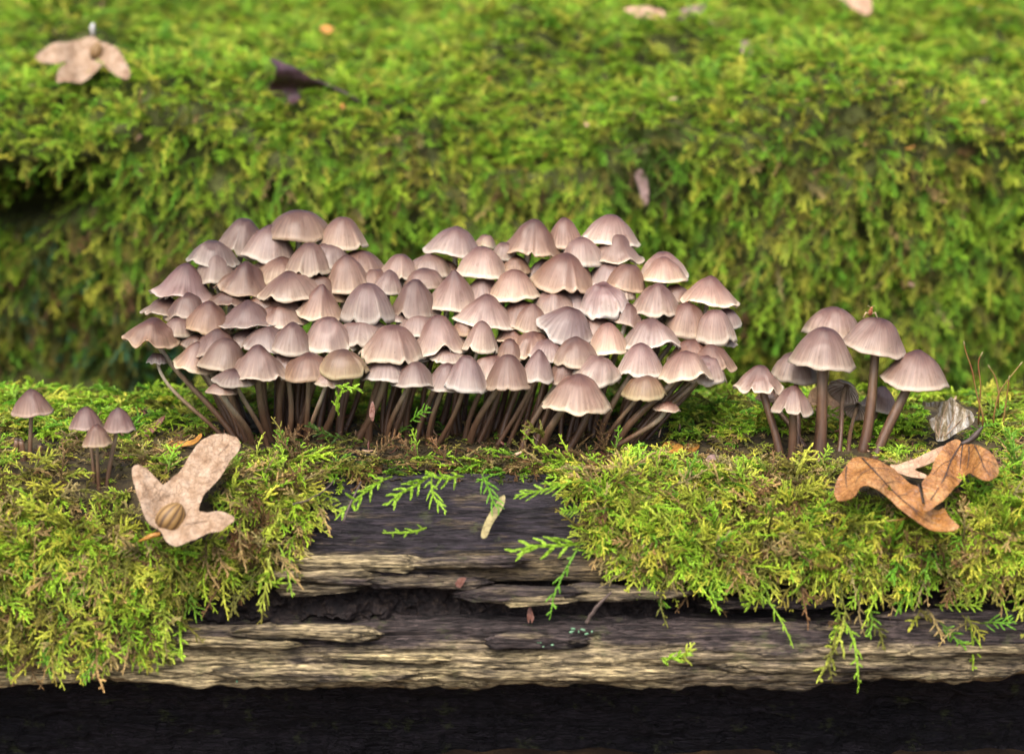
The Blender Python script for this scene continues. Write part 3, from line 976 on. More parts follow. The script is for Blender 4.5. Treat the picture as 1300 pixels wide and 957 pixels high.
# bank moss
pts, rots, scl, idx, tints = [], [], [], [], []
NB = 50000
bxs = rng.uniform(-42, 42, NB * 2)
s0 = BS[int(np.argmin(np.abs(BPs[:120, 1] - z_of(560, 25.2))))]
s1 = BS[int(np.argmin(np.abs(BPs[:, 0] - 66)))]
bss = rng.uniform(s0, s1, NB * 2)
by, bz, bny, bnz, bu, bv = bank_point(bxs, bss)
cnt = 0
fu, fv = proj(np.stack([bxs, by, bz], -1))
for x, s, yy, zz, n1, n2, u, v, free in zip(bxs, bss, by, bz, bny, bnz, bu, bv, leaf_free(fu, fv)):
    if u < -260 or u > 1560 or v > 640 or not free: continue
    hollow = math.exp(-((u - 10) / 75) ** 2 - ((v - 240) / 24) ** 2)
    if rnd.random() < hollow * 1.1: continue
    N = np.array([0, n1, n2])
    T = np.array([0, n2, -n1])
    if T[2] > 0: T = -T
    face = sstep(130, 230, v)
    a = rnd.uniform(0, 2 * math.pi)
    D = np.array([math.cos(a), 0, 0]) + T * math.sin(a)
    D = D * (1 - 0.5 * face) + T * (0.1 + 0.8 * face) + N * rnd.uniform(0.1, 0.8)
    Nr = N + rng.normal(0, 0.35, 3) + np.array([0, -0.2, 0.35])
    patch = float(vn(x * 0.16, s * 0.2, seed=170) + 0.5 * vn(x * 0.6, s * 0.6, seed=171))
    if v < 165: wts = {'lime': 4, 'green': 2.0, 'yellow': 2.4, 'olive': .5}
    elif u < 330 and v > 270: wts = {'olive': 2, 'deep': 2.5, 'teal': 3 if patch > 0 else 1, 'green': 1.5, 'brown': 1, 'yellow': 1}
    elif v > 255: wts = {'green': 2.6, 'lime': 4, 'olive': .7, 'yellow': 1.6, 'deep': .4}
    else: wts = {'green': 2, 'lime': 4, 'olive': .5, 'yellow': 2.2, 'straw': .2}
    if patch > 0.75 and v > 140: wts = {'deep': 3, 'olive': 2, 'green': 2, 'brown': .6}  # dark tints painted in patches to suggest shaded hollows
    if patch < -0.5 and v > 165: wts = {'olive': 2, 'brown': .3, 'yellow': 2.4, 'green': 2, 'lime': 1.5, 'straw': .4}
    of_ = rnd.uniform(-.15, .55)
    pts.append((x, yy + n1 * of_, zz + n2 * of_))
    rots.append(tuple(frame_euler(D, Nr)))
    scl.append(rnd.uniform(0.38, 0.78))
    idx.append(rnd.choice([0, 1, 2, 3, 4, 5, 6, 11, 12, 13, 14, 7, 8, 9, 10, 15, 16, 17, 7, 8]))
    tints.append(pick(wts))
    cnt += 1
    if cnt >= NB: break
bank_moss = instancer('moss', pts, rots, scl, idx, tints, 'thick bright green moss blanket covering the bank behind the log')

# ------------------------------------------------------------------ mushrooms
PROF = {
    'b': ([0, .1, .2, .32, .46, .6, .73, .84, .93, 1], [1, .988, .955, .885, .775, .625, .445, .265, .11, 0]),
    'c': ([0, .08, .17, .3, .44, .58, .72, .85, .95, 1], [1, .98, .925, .82, .675, .51, .335, .165, .05, 0]),
    'f': ([0, .1, .2, .32, .45, .58, .72, .86, 1], [1, .98, .925, .80, .62, .42, .235, .095, 0]),
    'd': ([0, .15, .3, .45, .6, .74, .86, .95, 1], [1, .983, .935, .855, .73, .56, .355, .145, 0]),
}


def cap_geometry(r, h, shape, seed, wavy=0.05, tears=(), curl=0.0, crumple=0.03, NA=112):
    R = random.Random(seed)
    px, pz = PROF[shape]
    NS = NA // 4
    RIBA = R.uniform(0.006, 0.018)
    RIBC = R.uniform(0.3, 0.95)
    a = np.linspace(0, 2 * math.pi, NA, endpoint=False) + math.pi / 2
    rho = np.concatenate([np.linspace(0.02, 0.5, 8), np.linspace(0.56, 1, 11)])
    A, RH = np.meshgrid(a, rho)
    ca, sa = np.cos(A), np.sin(A)

    def low(k, off): return vn(ca * k + off, sa * k + off * 1.7, 0.5, seed)
    wave = low(1.1, 3.1) * 0.7 + low(2.6, 7.7) * 0.6
    rad = RH * (1 + 0.07 * low(0.9, 11.3) * RH + 0.05 * low(2.2, 15.1) * RH ** 2)
    # a small smoothing of the tabulated profile
    zf = (np.interp(RH - 0.03, px, pz) + 2 * np.interp(RH, px, pz) + np.interp(np.minimum(RH + 0.03, 1), px, pz)) / 4
    z = zf * h
    z = z - wave * wavy * 1.6 * r * RH ** 3
    z = z + crumple * r * vn(ca * RH * 2.6 + 5, sa * RH * 2.6, RH * 2, seed + 3) * 1.6
    rad = rad + crumple * 0.8 * vn(ca * RH * 3.2 + 15, sa * RH * 3.2, RH * 2, seed + 4) * RH
    if curl: z = z + curl * h * np.clip((RH - .72) / .28, 0, 1) ** 2
    for (ang, wd_, lift) in tears:
        da = (A - math.radians(ang) + math.pi) % (2 * math.pi) - math.pi
        gq = np.exp(-(da / wd_) ** 2)
        z = z + lift * h * gq * RH ** 3
        rad = rad - 0.10 * lift * gq * RH ** 2
    st = np.cos(A * NS + 1.1 * low(1.5, 31)) * 0.5 + 0.5
    rib = (1 - st) * sstep(0.38, 0.8, RH) * np.clip(0.65 + 0.6 * low(1.8, 41), 0.1, 1) * RIBC
    am = RIBA * sstep(0.4, 0.95, RH) * (0.6 + 0.55 * low(3, 21))
    z = z - r * am * st * 0.9
    rad = rad + am * st * 0.6
    fr_ = vn(A * 9, 0.3, 0.2, seed + 8)
    z = z + 0.014 * r * fr_ * sstep(0.93, 1, RH)
    V = np.stack([rad * r * ca, rad * r * sa, z], -1)
    cdir = np.stack([ca, sa, RH], -1)
    # underside, a thin flesh below the skin
    rin = [0.985, 0.9, 0.75, 0.55, 0.35, 0.15, 0.05]
    Vi, ci = [], []
    for q_ in rin:
        i = np.interp(q_, rho, np.arange(len(rho)))
        i0 = int(i); i1 = min(i0 + 1, len(rho) - 1); f = i - i0
        row = V[i0] * (1 - f) + V[i1] * f
        row = row.copy()
        row[:, 2] -= 0.035 * r + 0.10 * h * (1 - q_)
        row[:, :2] *= 0.99
        Vi.append(row)
        ci.append(np.stack([ca[0], sa[0], np.full(NA, 0.92)], -1))
    AV = np.concatenate([V.reshape(-1, 3), np.array(Vi).reshape(-1, 3)])
    AC = np.concatenate([cdir.reshape(-1, 3), np.array(ci).reshape(-1, 3)])
    RB_ = np.concatenate([rib.ravel(), np.zeros(len(Vi) * NA), [0.0]])
    nr = len(rho) + len(rin)
    Fq = grid_faces(nr, NA, True)[:, ::-1]
    top = V[0].mean(0) + np.array([0, 0, 0.004 * h])
    n0 = len(AV)
    AV = np.vstack([AV, top]); AC = np.vstack([AC, [0, 0, 0.0]])
    j = np.arange(NA); j2 = (j + 1) % NA
    Fq = (Fq, np.stack([np.full(NA, n0), j, j2], -1))
    # gills
    NG = NS
    Vs, Fs = [], []
    gr = [0.16, 0.4, 0.62, 0.82, 0.965]
    Vin = np.array(Vi)
    for g in range(NG):
        k = g * NA // NG
        for q_ in gr:
            i = np.interp(-q_, [-x for x in rin], np.arange(len(rin)))
            i0 = int(i); i1 = min(i0 + 1, len(rin) - 1); f = i - i0
            p = Vin[i0, k] * (1 - f) + Vin[i1, k] * f
            dp = 0.13 * h * math.sin(math.pi * min(1, 0.12 + (1 - q_) * 1.0)) + 0.01 * h
            Vs += [p + np.array([0, 0, 0.02 * r]), p - np.array([0, 0, dp])]
        b_ = g * 10
        for s_ in range(4):
            Fs.append((b_ + 2 * s_, b_ + 2 * s_ + 1, b_ + 2 * s_ + 3, b_ + 2 * s_ + 2))
    return AV, (AC, RB_), Fq, np.array(Vs), np.array(Fs), Vin[-1].mean(0)[2]


def axis_matrix(ax):
    z_ = Vector(ax).normalized()
    y_ = Vector((0, 1, 0)); y_ = (y_ - z_ * y_.dot(z_)).normalized()
    x_ = y_.cross(z_)
    return np.array([[x_.x, y_.x, z_.x], [x_.y, y_.y, z_.y], [x_.z, y_.z, z_.z]])


MUSH = []


def mushroom(c, base=None, Y=None, label=None, group=None):
    """c: dict with picture points a(pex), l, r, shape and extras; Y: depth of the cap's rim centre; base: xyz on the log"""
    (ax, ay), (lx, ly), (rx, ry) = c['a'], c['l'], c['r']
    seed = c['seed']
    mu, mv = (lx + rx) / 2, (ly + ry) / 2
    C = unproj(mu, mv, Y)
    sc_ = depth_of(C) / F
    r = math.hypot(rx - lx, ry - ly) / 2 * sc_ * (1.28 if c.get('hid') else 1.10)
    axis2 = c.get('axis')
    if axis2 is None:
        dx, dz = ax - mu, mv - ay
        h = math.hypot(dx, dz) * sc_
        # lean: mostly the rim line, a little from where the apex sits
        tilt = math.atan2(ly - ry, rx - lx)
        rim_ax = np.array([-math.sin(tilt), 0, math.cos(tilt)])
        ap_ax = np.array([dx, 0, dz]) / (math.hypot(dx, dz) + 1e-6)
        axv = 0.5 * rim_ax + 0.5 * ap_ax
        axv[1] = c.get('back', rnd.uniform(-0.16, 0.06))
    else:
        axv = np.array(axis2, float)
        h = r * c.get('hr', 1.0)
    axv = axv / np.linalg.norm(axv)
    h = max(h, 0.55 * r)
    if 'tears' not in c and c['seed'] < 5000:
        c['tears'] = [(rnd.uniform(-175, -5), rnd.uniform(.05, .16), rnd.uniform(.06, .2)) for _ in range(rnd.choice([0, 0, 1, 2, 3]))]
    # keep the apex up to the picture point
    AV, AC, Fq, GV, GF, zin = cap_geometry(r, h, c.get('s', 'b'), seed, c.get('wavy', rnd.uniform(.03, .11)), c.get('tears', ()), c.get('curl', 0.0), c.get('crumple', rnd.uniform(.02, .06)),
                                           120 if r > 0.75 else 80)
    Mx = axis_matrix(axv)
    capV = AV @ Mx.T + C
    gilV = GV @ Mx.T + C
    top = C + axv * (zin + 0.02 * h)
    base = np.array(base, float)
    t = empty('mushroom', base)
    tag(t, label, 'mushroom', group)
    cap = obj('cap', capV, Fq, M['cap'], t, attrs={'cdir': AC[0], 'rib': AC[1]})
    tn = c.get('tint', (1, 1, 1))
    cap.color = (*tn, 1)
    gl = obj('gills', gilV, GF, M['gill'], cap, smooth=False)
    L = np.linalg.norm(top - base)
    up0 = np.array([(top[0] - base[0]) * 0.75, (top[1] - base[1]) * 0.75, abs(top[2] - base[2])]); up0 /= np.linalg.norm(up0)
    bend = np.array([rnd.uniform(-.2, .2), rnd.uniform(-.08, .08), 0]) * L * c.get('bend', 1.0)
    path = bez(base - up0 * 0.35, base + up0 * L * 0.36 + bend, top - axv * L * 0.3, top, 16)
    sr = c.get('stem', (0.085 + 0.05 * min(1.3, r / 1.2)) * rnd.uniform(.7, 1.05))
    tt = np.linspace(0, 1, 16)
    rad = sr * (1.12 - 0.28 * tt + 0.25 * np.exp(-(tt / 0.08) ** 2)) * (1 + 0.05 * np.sin(tt * 9 + seed))
    SV, SF, st = tube(path, rad, 10)
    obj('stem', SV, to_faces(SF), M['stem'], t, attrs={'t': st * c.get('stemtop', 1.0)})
    MUSH.append(t)
    return t, cap


SC = 2.8143


def z1(x, y): return (140 + x / SC, 240 + y / SC)
def z2(x, y): return (520 + x / SC, 250 + y / SC)
def z3(x, y): return (900 + x / 2.99, 370 + y / 2.99)
def z4(x, y): return (x / 2.3925, 470 + y / 2.3925)


caps = []


def cp(zf, ax, ay, lx, ly, rx, ry, s='b', dy=0.0, note=None, hid=False, **kw):
    d = dict(a=zf(ax, ay), l=zf(lx, ly), r=zf(rx, ry), s=s, dy=dy, note=note, hid=hid, seed=1000 + 13 * len(caps))
    d.update(kw)
    caps.append(d)


# --- clump, end towards the winged seed
cp(z1, 675, 73, 562, 172, 788, 182, 'd', note='large smooth domed mushroom standing highest at the winged-seed end of the clump')
cp(z1, 490, 103, 380, 215, 565, 240, 'b')
cp(z1, 585, 133, 467, 240, 660, 255, 'b')
cp(z1, 830, 97, 745, 196, 914, 205, 'b')
cp(z1, 378, 180, 288, 262, 440, 262, 'b', hid=True)
cp(z1, 388, 218, 297, 335, 455, 325, 'b', wavy=.08, note='creased mauve mushroom with a folded cap, behind the conical flared cap')
cp(z1, 490, 258, 372, 355, 592, 365, 'c')
cp(z1, 712, 190, 625, 298, 803, 305, 'b')
cp(z1, 845, 237, 762, 352, 932, 355, 'b')
cp(z1, 895, 214, 815, 270, 968, 292, 'b', dy=1.2, hid=True)
cp(z1, 645, 295, 533, 395, 765, 352, 'b', wavy=.03, note='broad mauve mushroom with one side of its cap rim tipped up')
cp(z1, 272, 265, 155, 362, 375, 398, 'f', note='purple-topped mushroom with broad brim at the outer edge of the clump')
cp(z1, 205, 398, 127, 432, 282, 448, 'c', dy=0.8, hid=True)
cp(z1, 155, 462, 50, 535, 252, 560, 'b', curl=.12, wavy=.16, tears=((200, .3, .35), (-90, .22, .3)), note='crumpled mushroom with upturned ragged brim, outermost over the winged seed side')
cp(z1, 358, 402, 262, 490, 435, 512, 'b')
cp(z1, 490, 403, 378, 478, 610, 488, 'f', curl=.10, wavy=.03, note='flat-brimmed mushroom with thick cream rim, in the middle of the caps')
cp(z1, 430, 352, 360, 392, 505, 425, 'f', dy=.4, hid=True)
cp(z1, 765, 342, 665, 448, 835, 457, 'c')
cp(z1, 918, 333, 833, 460, 1010, 470, 'd')
cp(z1, 1090, 322, 1005, 445, 1175, 447, 'b')
cp(z1, 990, 290, 940, 360, 1040, 385, 'b', dy=.8, hid=True)
cp(z1, 1040, 230, 965, 308, 1112, 312, 'b')
cp(z1, 1120, 283, 1060, 338, 1185, 345, 'd', dy=.8, hid=True)
cp(z1, 645, 475, 567, 570, 728, 598, 'b', wavy=.09, tears=((190, .35, .2),), note='mushroom with split cap edge curling outward, above the pale curved stems')
cp(z1, 778, 450, 683, 552, 878, 570, 'b')
cp(z1, 1010, 480, 900, 582, 1115, 608, 'b')
cp(z1, 532, 553, 425, 655, 632, 662, 'c', note='wide conical mushroom lowest over the stems at the winged-seed end')
cp(z1, 420, 530, 317, 625, 490, 655, 'b')
cp(z1, 310, 540, 232, 612, 375, 655, 'c')
cp(z1, 838, 572, 747, 652, 918, 655, 'd', note='olive-tan mushroom with curved stem beneath the neighbouring caps')
cp(z1, 605, 412, 530, 470, 690, 482, 'b', dy=.8, hid=True)
cp(z1, 890, 462, 815, 520, 985, 545, 'd', dy=.6, hid=True)
cp(z1, 235, 458, 195, 505, 290, 532, 'd', dy=.3, hid=True)
cp(z1, 312, 515, 258, 552, 372, 562, 'd', dy=.6, hid=True)
cp(z1, 445, 650, 380, 680, 506, 690, 'd', dy=.8, hid=True)
cp(z1, 780, 655, 732, 688, 815, 696, 'd', dy=1.0, hid=True)
cp(z1, 490, 497, 425, 545, 565, 560, 'b', dy=.8, hid=True)
cp(z1, 165, 585, 138, 612, 195, 628, 'd', dy=1.0, hid=True)
cp(z1, 560, 255, 500, 312, 617, 322, 'd', dy=.7, hid=True)
cp(z1, 395, 690, 350, 722, 440, 735, 'd', dy=.6, hid=True)
cp(z1, 1032, 440, 990, 470, 1070, 478, 'd', dy=.6, hid=True)
# --- clump, middle and far end
cp(z2, 105, 412, 0, 540, 212, 538, 'c', tears=((-78, .22, .30),), wavy=.05, note='mushroom with a notch torn in its cap rim directly over its stem')
cp(z2, 183, 110, 55, 205, 258, 212, 'b', note='pale broad mushroom highest in the middle of the clump')
cp(z2, 450, 76, 330, 188, 540, 202, 'c')
cp(z2, 545, 73, 490, 178, 620, 180, 'b')
cp(z2, 722, 62, 612, 160, 812, 180, 'b', wavy=.08)
cp(z2, 738, 123, 635, 215, 828, 225, 'f', tears=((-60, .25, .12),), note='knobbed mushroom with flared brim, highest towards the separate tall group')
cp(z2, 602, 145, 540, 235, 692, 250, 'd')
cp(z2, 262, 170, 168, 278, 350, 288, 'b')
cp(z2, 155, 262, 65, 375, 248, 390, 'c')
cp(z2, 375, 258, 280, 355, 463, 372, 'b')
cp(z2, 567, 200, 437, 305, 663, 325, 'b', note='large wide bell mushroom among the highest caps in the clump middle')
cp(z2, 488, 218, 420, 315, 540, 332, 'd', dy=.6, hid=True)
cp(z2, 790, 235, 692, 315, 850, 338, 'b')
cp(z2, 892, 193, 822, 268, 992, 295, 'b', dy=.5, note='outer layer of doubled pale cap, brim showing behind its twin')
cp(z2, 903, 213, 832, 290, 985, 302, 'b', dy=-.5, note='pale bell cap tucked closely in front of a slightly larger twin')
cp(z2, 885, 307, 800, 405, 965, 408, 'b', wavy=.09)
cp(z2, 1075, 280, 970, 370, 1168, 388, 'c', note='clean conical mushroom outermost and highest facing the separate tall group')
cp(z2, 990, 375, 908, 480, 1065, 490, 'd', note='brownish ribbed dome mushroom among paler caps facing the tall group')
cp(z2, 1080, 397, 1022, 512, 1162, 515, 'd')
cp(z2, 1130, 398, 1085, 455, 1175, 462, 'd', dy=.7, hid=True)
cp(z2, 690, 305, 610, 425, 790, 412, 'd', crumple=.09, wavy=.12, note='wrinkled pinkish mushroom with crumpled bulging cap')
cp(z2, 762, 293, 712, 350, 802, 372, 'd', crumple=.12, wavy=.2, dy=.4, note='small ragged frilled cap pressed against the wrinkled pinkish one')
cp(z2, 790, 380, 722, 447, 828, 455, 'b', dy=.4, hid=True)
cp(z2, 582, 390, 452, 462, 650, 520, 'b', tears=((185, .4, .15),), note='pale lopsided mushroom with one rim raised and tiny dark specks')
cp(z2, 703, 448, 635, 545, 783, 562, 'b', wavy=.09)
cp(z2, 855, 432, 762, 520, 962, 550, 'b', wavy=.10, tears=((-60, .3, .15),))
cp(z2, 825, 518, 745, 622, 905, 622, 'b', wavy=.07)
cp(z2, 975, 548, 893, 640, 1082, 650, 'b', tears=((-55, .3, .28),), note='pale mushroom with lifted rim notch, over thick leaning stem')
cp(z2, 682, 568, 588, 640, 748, 672, 'd', crumple=.06, wavy=.12, tears=((-20, .35, .3),), note='pinkish mushroom with a torn frayed edge behind the scalloped one')
cp(z2, 600, 633, 480, 738, 717, 750, 'b', wavy=.12, tears=((-110, .25, .12), (-50, .2, .1)), note='pale scalloped mushroom standing foremost and lowest in the clump')
cp(z2, 840, 632, 765, 703, 918, 712, 'd', note='olive-brown ribbed mushroom beneath the pale caps near the tall group')
cp(z2, 1062, 565, 985, 655, 1128, 660, 'd', dy=.5, note='smooth grey mushroom half behind the notched pale one')
cp(z2, 350, 558, 272, 675, 430, 680, 'b', note='evenly ribbed bell mushroom with straight pale stem in the front row')
cp(z2, 207, 560, 127, 675, 275, 682, 'b', note='ribbed bell mushroom overlapping a twin, front row of the clump middle')
cp(z2, 130, 588, 75, 665, 190, 685, 'b', dy=.5, hid=True)
cp(z2, 460, 545, 400, 648, 515, 658, 'b')
cp(z2, 548, 570, 498, 640, 592, 670, 'b', dy=.8, hid=True)
cp(z2, 275, 340, 165, 432, 373, 455, 'c')
cp(z2, 440, 380, 375, 462, 490, 476, 'b', dy=.5, hid=True)
cp(z2, 262, 443, 190, 545, 315, 552, 'b')
cp(z2, 355, 468, 300, 508, 425, 522, 'f', note='small pale flat mushroom squeezed between the bell caps of the clump middle')
cp(z2, 355, 503, 305, 570, 408, 580, 'b', dy=.2)
cp(z2, 495, 508, 420, 560, 560, 572, 'b', dy=.4)
cp(z2, 268, 135, 238, 175, 302, 185, 'd', dy=1.5, hid=True)
cp(z2, 127, 226, 83, 275, 172, 280, 'd', dy=1.0, hid=True)
cp(z2, 335, 160, 298, 215, 375, 230, 'd', dy=.8, hid=True)
cp(z2, 378, 210, 330, 262, 425, 275, 'd', dy=.8, hid=True)
cp(z2, 948, 312, 905, 360, 995, 375, 'd', dy=1.0, hid=True)
cp(z2, 920, 730, 880, 758, 958, 766, 'd', dy=.8, hid=True, stem=.10)
cp(z2, 132, 540, 75, 572, 188, 578, 'd', dy=.8, hid=True)
cp(z2, 25, 540, -30, 578, 65, 582, 'd', dy=.8, hid=True)
cp(z2, 205, 430, 160, 475, 250, 490, 'd', dy=.8, hid=True)
cp(z2, 1105, 495, 1048, 522, 1158, 530, 'd', dy=.6, hid=True)

# caps glimpsed deep between the others: wherever the crowd would show a hole
HULL = [(205, 400), (215, 345), (260, 310), (340, 290), (440, 300), (490, 345), (540, 330), (600, 300), (700, 295), (790, 300), (860, 345), (915, 385), (905, 450), (870, 480), (760, 480), (640, 480), (520, 480), (420, 480), (300, 478), (235, 455)]


def covered(u, v):
    for c in caps:
        (ax, ay), (lx, ly), (rx, ry) = c['a'], c['l'], c['r']
        rv = (ly + ry) / 2 + 5
        if ay + 2 < v < rv:
            f_ = ((v - ay) / (rv - ay)) ** 0.6 * 1.08
            if abs(u - (ax + ((lx + rx) / 2 - ax) * f_)) < (rx - lx) / 2 * f_: return True
    return False


for v in range(318, 480, 9):
    for u in range(205, 915, 9):
        uu, vv = u + rnd.uniform(-4, 4), v + rnd.uniform(-4, 4)
        if not in_poly(np.array([uu]), np.array([vv]), HULL)[0]: continue
        if all(not covered(uu + a_, vv + b_) for a_, b_ in ((0, 0), (-7, 3), (7, 3), (0, 9))):
            w_ = rnd.uniform(23, 30)
            cp(lambda x, y: (x, y), uu, vv - 8, uu - w_, vv + 21, uu + w_, vv + 23, rnd.choice('bdb'), dy=1.0, hid=True)
print('caps in clump', len(caps))
NC = len(caps)
U = np.array([(c['l'][0] + c['r'][0]) / 2 for c in caps]); VV = np.array([(c['l'][1] + c['r'][1]) / 2 for c in caps])
RW = np.array([math.hypot(c['r'][0] - c['l'][0], c['r'][1] - c['l'][1]) / 2 for c in caps])
YY = -1.3 + (505 - VV) * 0.029 + np.array([c['dy'] for c in caps])
for it in range(60):                      # neighbours that would run into each other part in depth
    for i in range(NC):
        for j in range(i + 1, NC):
            dxp = abs(U[i] - U[j]); dv = abs(VV[i] - VV[j])
            if dxp > (RW[i] + RW[j]) * 0.9 or dv > 48: continue
            need = 0.031 * (RW[i] + RW[j]) * 0.46 * (1 - (dxp / (RW[i] + RW[j])) ** 2) * (1 - dv / 60)
            df = YY[j] - YY[i]
            ki, kj = VV[i] - 10 * caps[i]['dy'], VV[j] - 10 * caps[j]['dy']
            sg = 1 if ki >= kj else -1     # lower in the picture stands in front
            if sg * df < need:
                m_ = 0.25 * (need - sg * df)
                YY[j] += sg * m_; YY[i] -= sg * m_
YY = np.clip(YY, -3.2, 9.0)

LOBES = [(340, 2.2), (470, 2.4), (560, 2.0), (640, 1.8), (765, 1.6)]


def third(u):
    return 'winged-seed end of the clump' if u < 390 else ('middle of the clump' if u < 660 else 'clump end facing the tall group')


def tier(v): return 'highest' if v < 340 else ('middle-height' if v < 425 else 'lowest')


SH = {'b': 'bell-shaped', 'c': 'conical', 'f': 'flared', 'd': 'domed'}
SN = [('highest at the winged', 'highest dome'), ('creased mauve', 'creased folded cap'), ('tipped up', 'tipped-up broad cap'), ('purple-topped', 'purple-topped cap'), ('crumpled mushroom', 'ragged upturned cap'),
      ('flat-brimmed', 'flat cream-rimmed cap'), ('split cap edge', 'split-edged cap'), ('wide conical', 'low wide cone'), ('olive-tan', 'olive-tan cap'), ('notch torn', 'torn-notched cap'), ('pale broad', 'pale broad top cap'),
      ('knobbed', 'knobbed flared cap'), ('large wide bell', 'large wide bell'), ('outer layer', 'doubled pale caps'), ('clean conical', 'outermost clean cone'), ('brownish', 'brownish ribbed dome'), ('wrinkled pinkish mushroom', 'wrinkled pinkish cap'),
      ('lopsided', 'lopsided speckled cap'), ('lifted rim', 'lifted-rim cap'), ('torn frayed', 'frayed pinkish cap'), ('scalloped mushroom', 'scalloped foremost cap'), ('olive-brown', 'olive-brown cap'), ('smooth grey', 'smooth grey cap'),
      ('evenly ribbed', 'evenly ribbed bell'), ('overlapping a twin', 'twin ribbed bells'), ('small pale flat', 'squeezed flat cap')]
NOTED = [(j, sn) for j, c in enumerate(caps) if c['note'] for key, sn in SN if key in c['note']]


USED = set()


def rel_label(i, size):
    c = caps[i]
    near = sorted(NOTED, key=lambda q_: math.hypot(U[q_[0]] - U[i], VV[q_[0]] - VV[i]))[:4]
    tone_ = 'mauve' if U[i] < 540 else 'pinkish'
    head = '%s %s mushroom half hidden' % (size, tone_) if c['hid'] else '%s %s %s mushroom' % (size, SH[c['s']], tone_)
    for rel, a, b in (('between', 0, 1), ('between', 0, 2), ('between', 1, 2), ('near', 0, 3)):
        lab = '%s %s the %s and the %s' % (head, rel, near[a][1], near[b][1])
        if lab not in USED: break
    USED.add(lab)
    return lab


for i, c in enumerate(caps):
    u, v = U[i], VV[i]
    lob = min(LOBES, key=lambda q_: abs(q_[0] - u))
    ub = float(np.interp(u, [160, 300, 430, 560, 690, 800, 930], [282, 326, 396, 535, 640, 762, 812])) + rnd.uniform(-10, 10)
    Yb = 0.0 + 0.36 * (YY[i] + 1.3)
    Yb -= 0.75 * float(sstep(620, 740, u))
    Yb += rnd.uniform(-.25, .25)
    xb = unproj(ub, 560, Yb)[0] + rnd.uniform(-.18, .18)
    base = (xb, Yb, ground_z(xb, Yb))
    # colour of the skin: greyer mauve at one end, paler and pinker at the other
    k = min(1, max(0, (u - 300) / 500))
    f = (0.84 + 0.46 * k) * rnd.uniform(.80, 1.16) * (0.9 if c['hid'] else 1)
    warm = rnd.uniform(-.12, .12)
    c['tint'] = (f * (1 + warm * .5), f * (0.985 + 0.01 * k), f * (0.985 + 0.03 * k - warm))
    q_ = rnd.random()
    if q_ < 0.25: c['tint'] = tuple(a_ * b_ for a_, b_ in zip(c['tint'], (.80, .70, .62)))      # browner, older caps
    elif q_ > 0.86: c['tint'] = tuple(a_ * b_ for a_, b_ in zip(c['tint'], (1.12, 1.12, 1.08)))
    if c['note'] and 'olive' in c['note']: c['tint'] = (f * .9, f * .84, f * .62)
    if c['note'] and 'purple' in c['note']: c['tint'] = (f * .9, f * .82, f * .9)
    if c['note'] and 'brownish' in c['note']: c['tint'] = (f * .78, f * .72, f * .68)
    if c['note'] and 'grey' in c['note']: c['tint'] = (f * .78, f * .78, f * .82)
    size = 'large' if RW[i] > 36 else ('medium' if RW[i] > 25 else 'small')
    if c['note']: lab = c['note']
    elif True: lab = rel_label(i, size)
    elif c['hid']: lab = '%s %s mushroom half hidden behind other caps, %s' % (size, 'mauve' if u < 540 else 'pinkish', third(u))
    else: lab = '%s %s %s mushroom among the %s caps, %s' % (size, SH[c['s']], 'mauve' if u < 540 else 'pale pinkish', tier(v), third(u))
    mushroom(c, base, YY[i], lab, 'mushrooms of the crowded clump')

# --- separate tall group beside the wet leaf
G2 = 'separate group of tall mushrooms'


def tall(zf, a, l, r, Y, bpx, label, **kw):
    base = base_at(*bpx)
    Y = Y + base[1] - Y_of_v(bpx[1]) + 0.1
    c = dict(a=zf(*a), l=zf(*l), r=zf(*r), s='b', seed=5000 + 17 * len(MUSH), back=-0.04, bend=0.4)
    c.update(kw)
    return mushroom(c, base, Y, label, kw.get('group', G2))


tall(z3, (485, 58), (362, 172), (575, 160), 2.2, (1040, 560), 'mushroom standing behind the two tallest of the separate group', s='d', tint=(1.0, .94, .92))
tall(z3, (430, 130), (307, 262), (545, 290), -0.6, (1039, 578), 'tall bell mushroom on the thickest upright stem of the separate group', tint=(.95, .91, .9), stem=.22, stemtop=.62)
bugm, bugcap = tall(z3, (648, 95), (503, 205), (742, 250), 0.2, (1094, 572), 'tall mushroom with a tiny brown insect on top of its cap', tint=(.92, .87, .86), stem=.19, stemtop=.66)
tall(z3, (798, 223), (658, 348), (905, 350), -0.7, (1112, 580), 'broad mushroom on a slanting stem beside the wet brown leaf', tint=(1, .95, .93), stem=.19, stemtop=.62)
tall(z3, (190, 275), (98, 362), (282, 378), -0.6, (990, 580), 'whitish mushroom with cap edge split into petal-like lobes', s='c', tint=(1.12, 1.1, 1.1), tears=((-115, .08, .2), (-65, .08, .2), (-20, .08, .2)), stem=.15, stemtop=.55)
tall(z3, (312, 228), (235, 318), (410, 350), 1.2, (1012, 566), 'grey tilted mushroom behind the lobed whitish one', s='d', tint=(.85, .83, .84), stemtop=.6)
tall(z3, (312, 357), (238, 442), (388, 465), -1.5, (1004, 582), 'short mushroom with notched rim in front of the separate group', tint=(1.0, .96, .95), tears=((-120, .1, .25), (-75, .1, .2)), stem=.15, stemtop=.6)
tall(z3, (520, 360), (448, 388), (566, 388), 0.9, (1065, 570), 'collapsed mushroom showing its striped gills between the tall stems', axis=(.5, .62, .55), hr=.75, s='d', tint=(.75, .7, .68), stem=.09, stemtop=.6)
tall(z3, (560, 430), (515, 455), (600, 455), 1.2, (1078, 570), 'smaller collapsed mushroom showing gills beside the insect-topped stem', axis=(.3, .7, .6), hr=.75, s='d', tint=(.7, .66, .64), stem=.08, stemtop=.55)
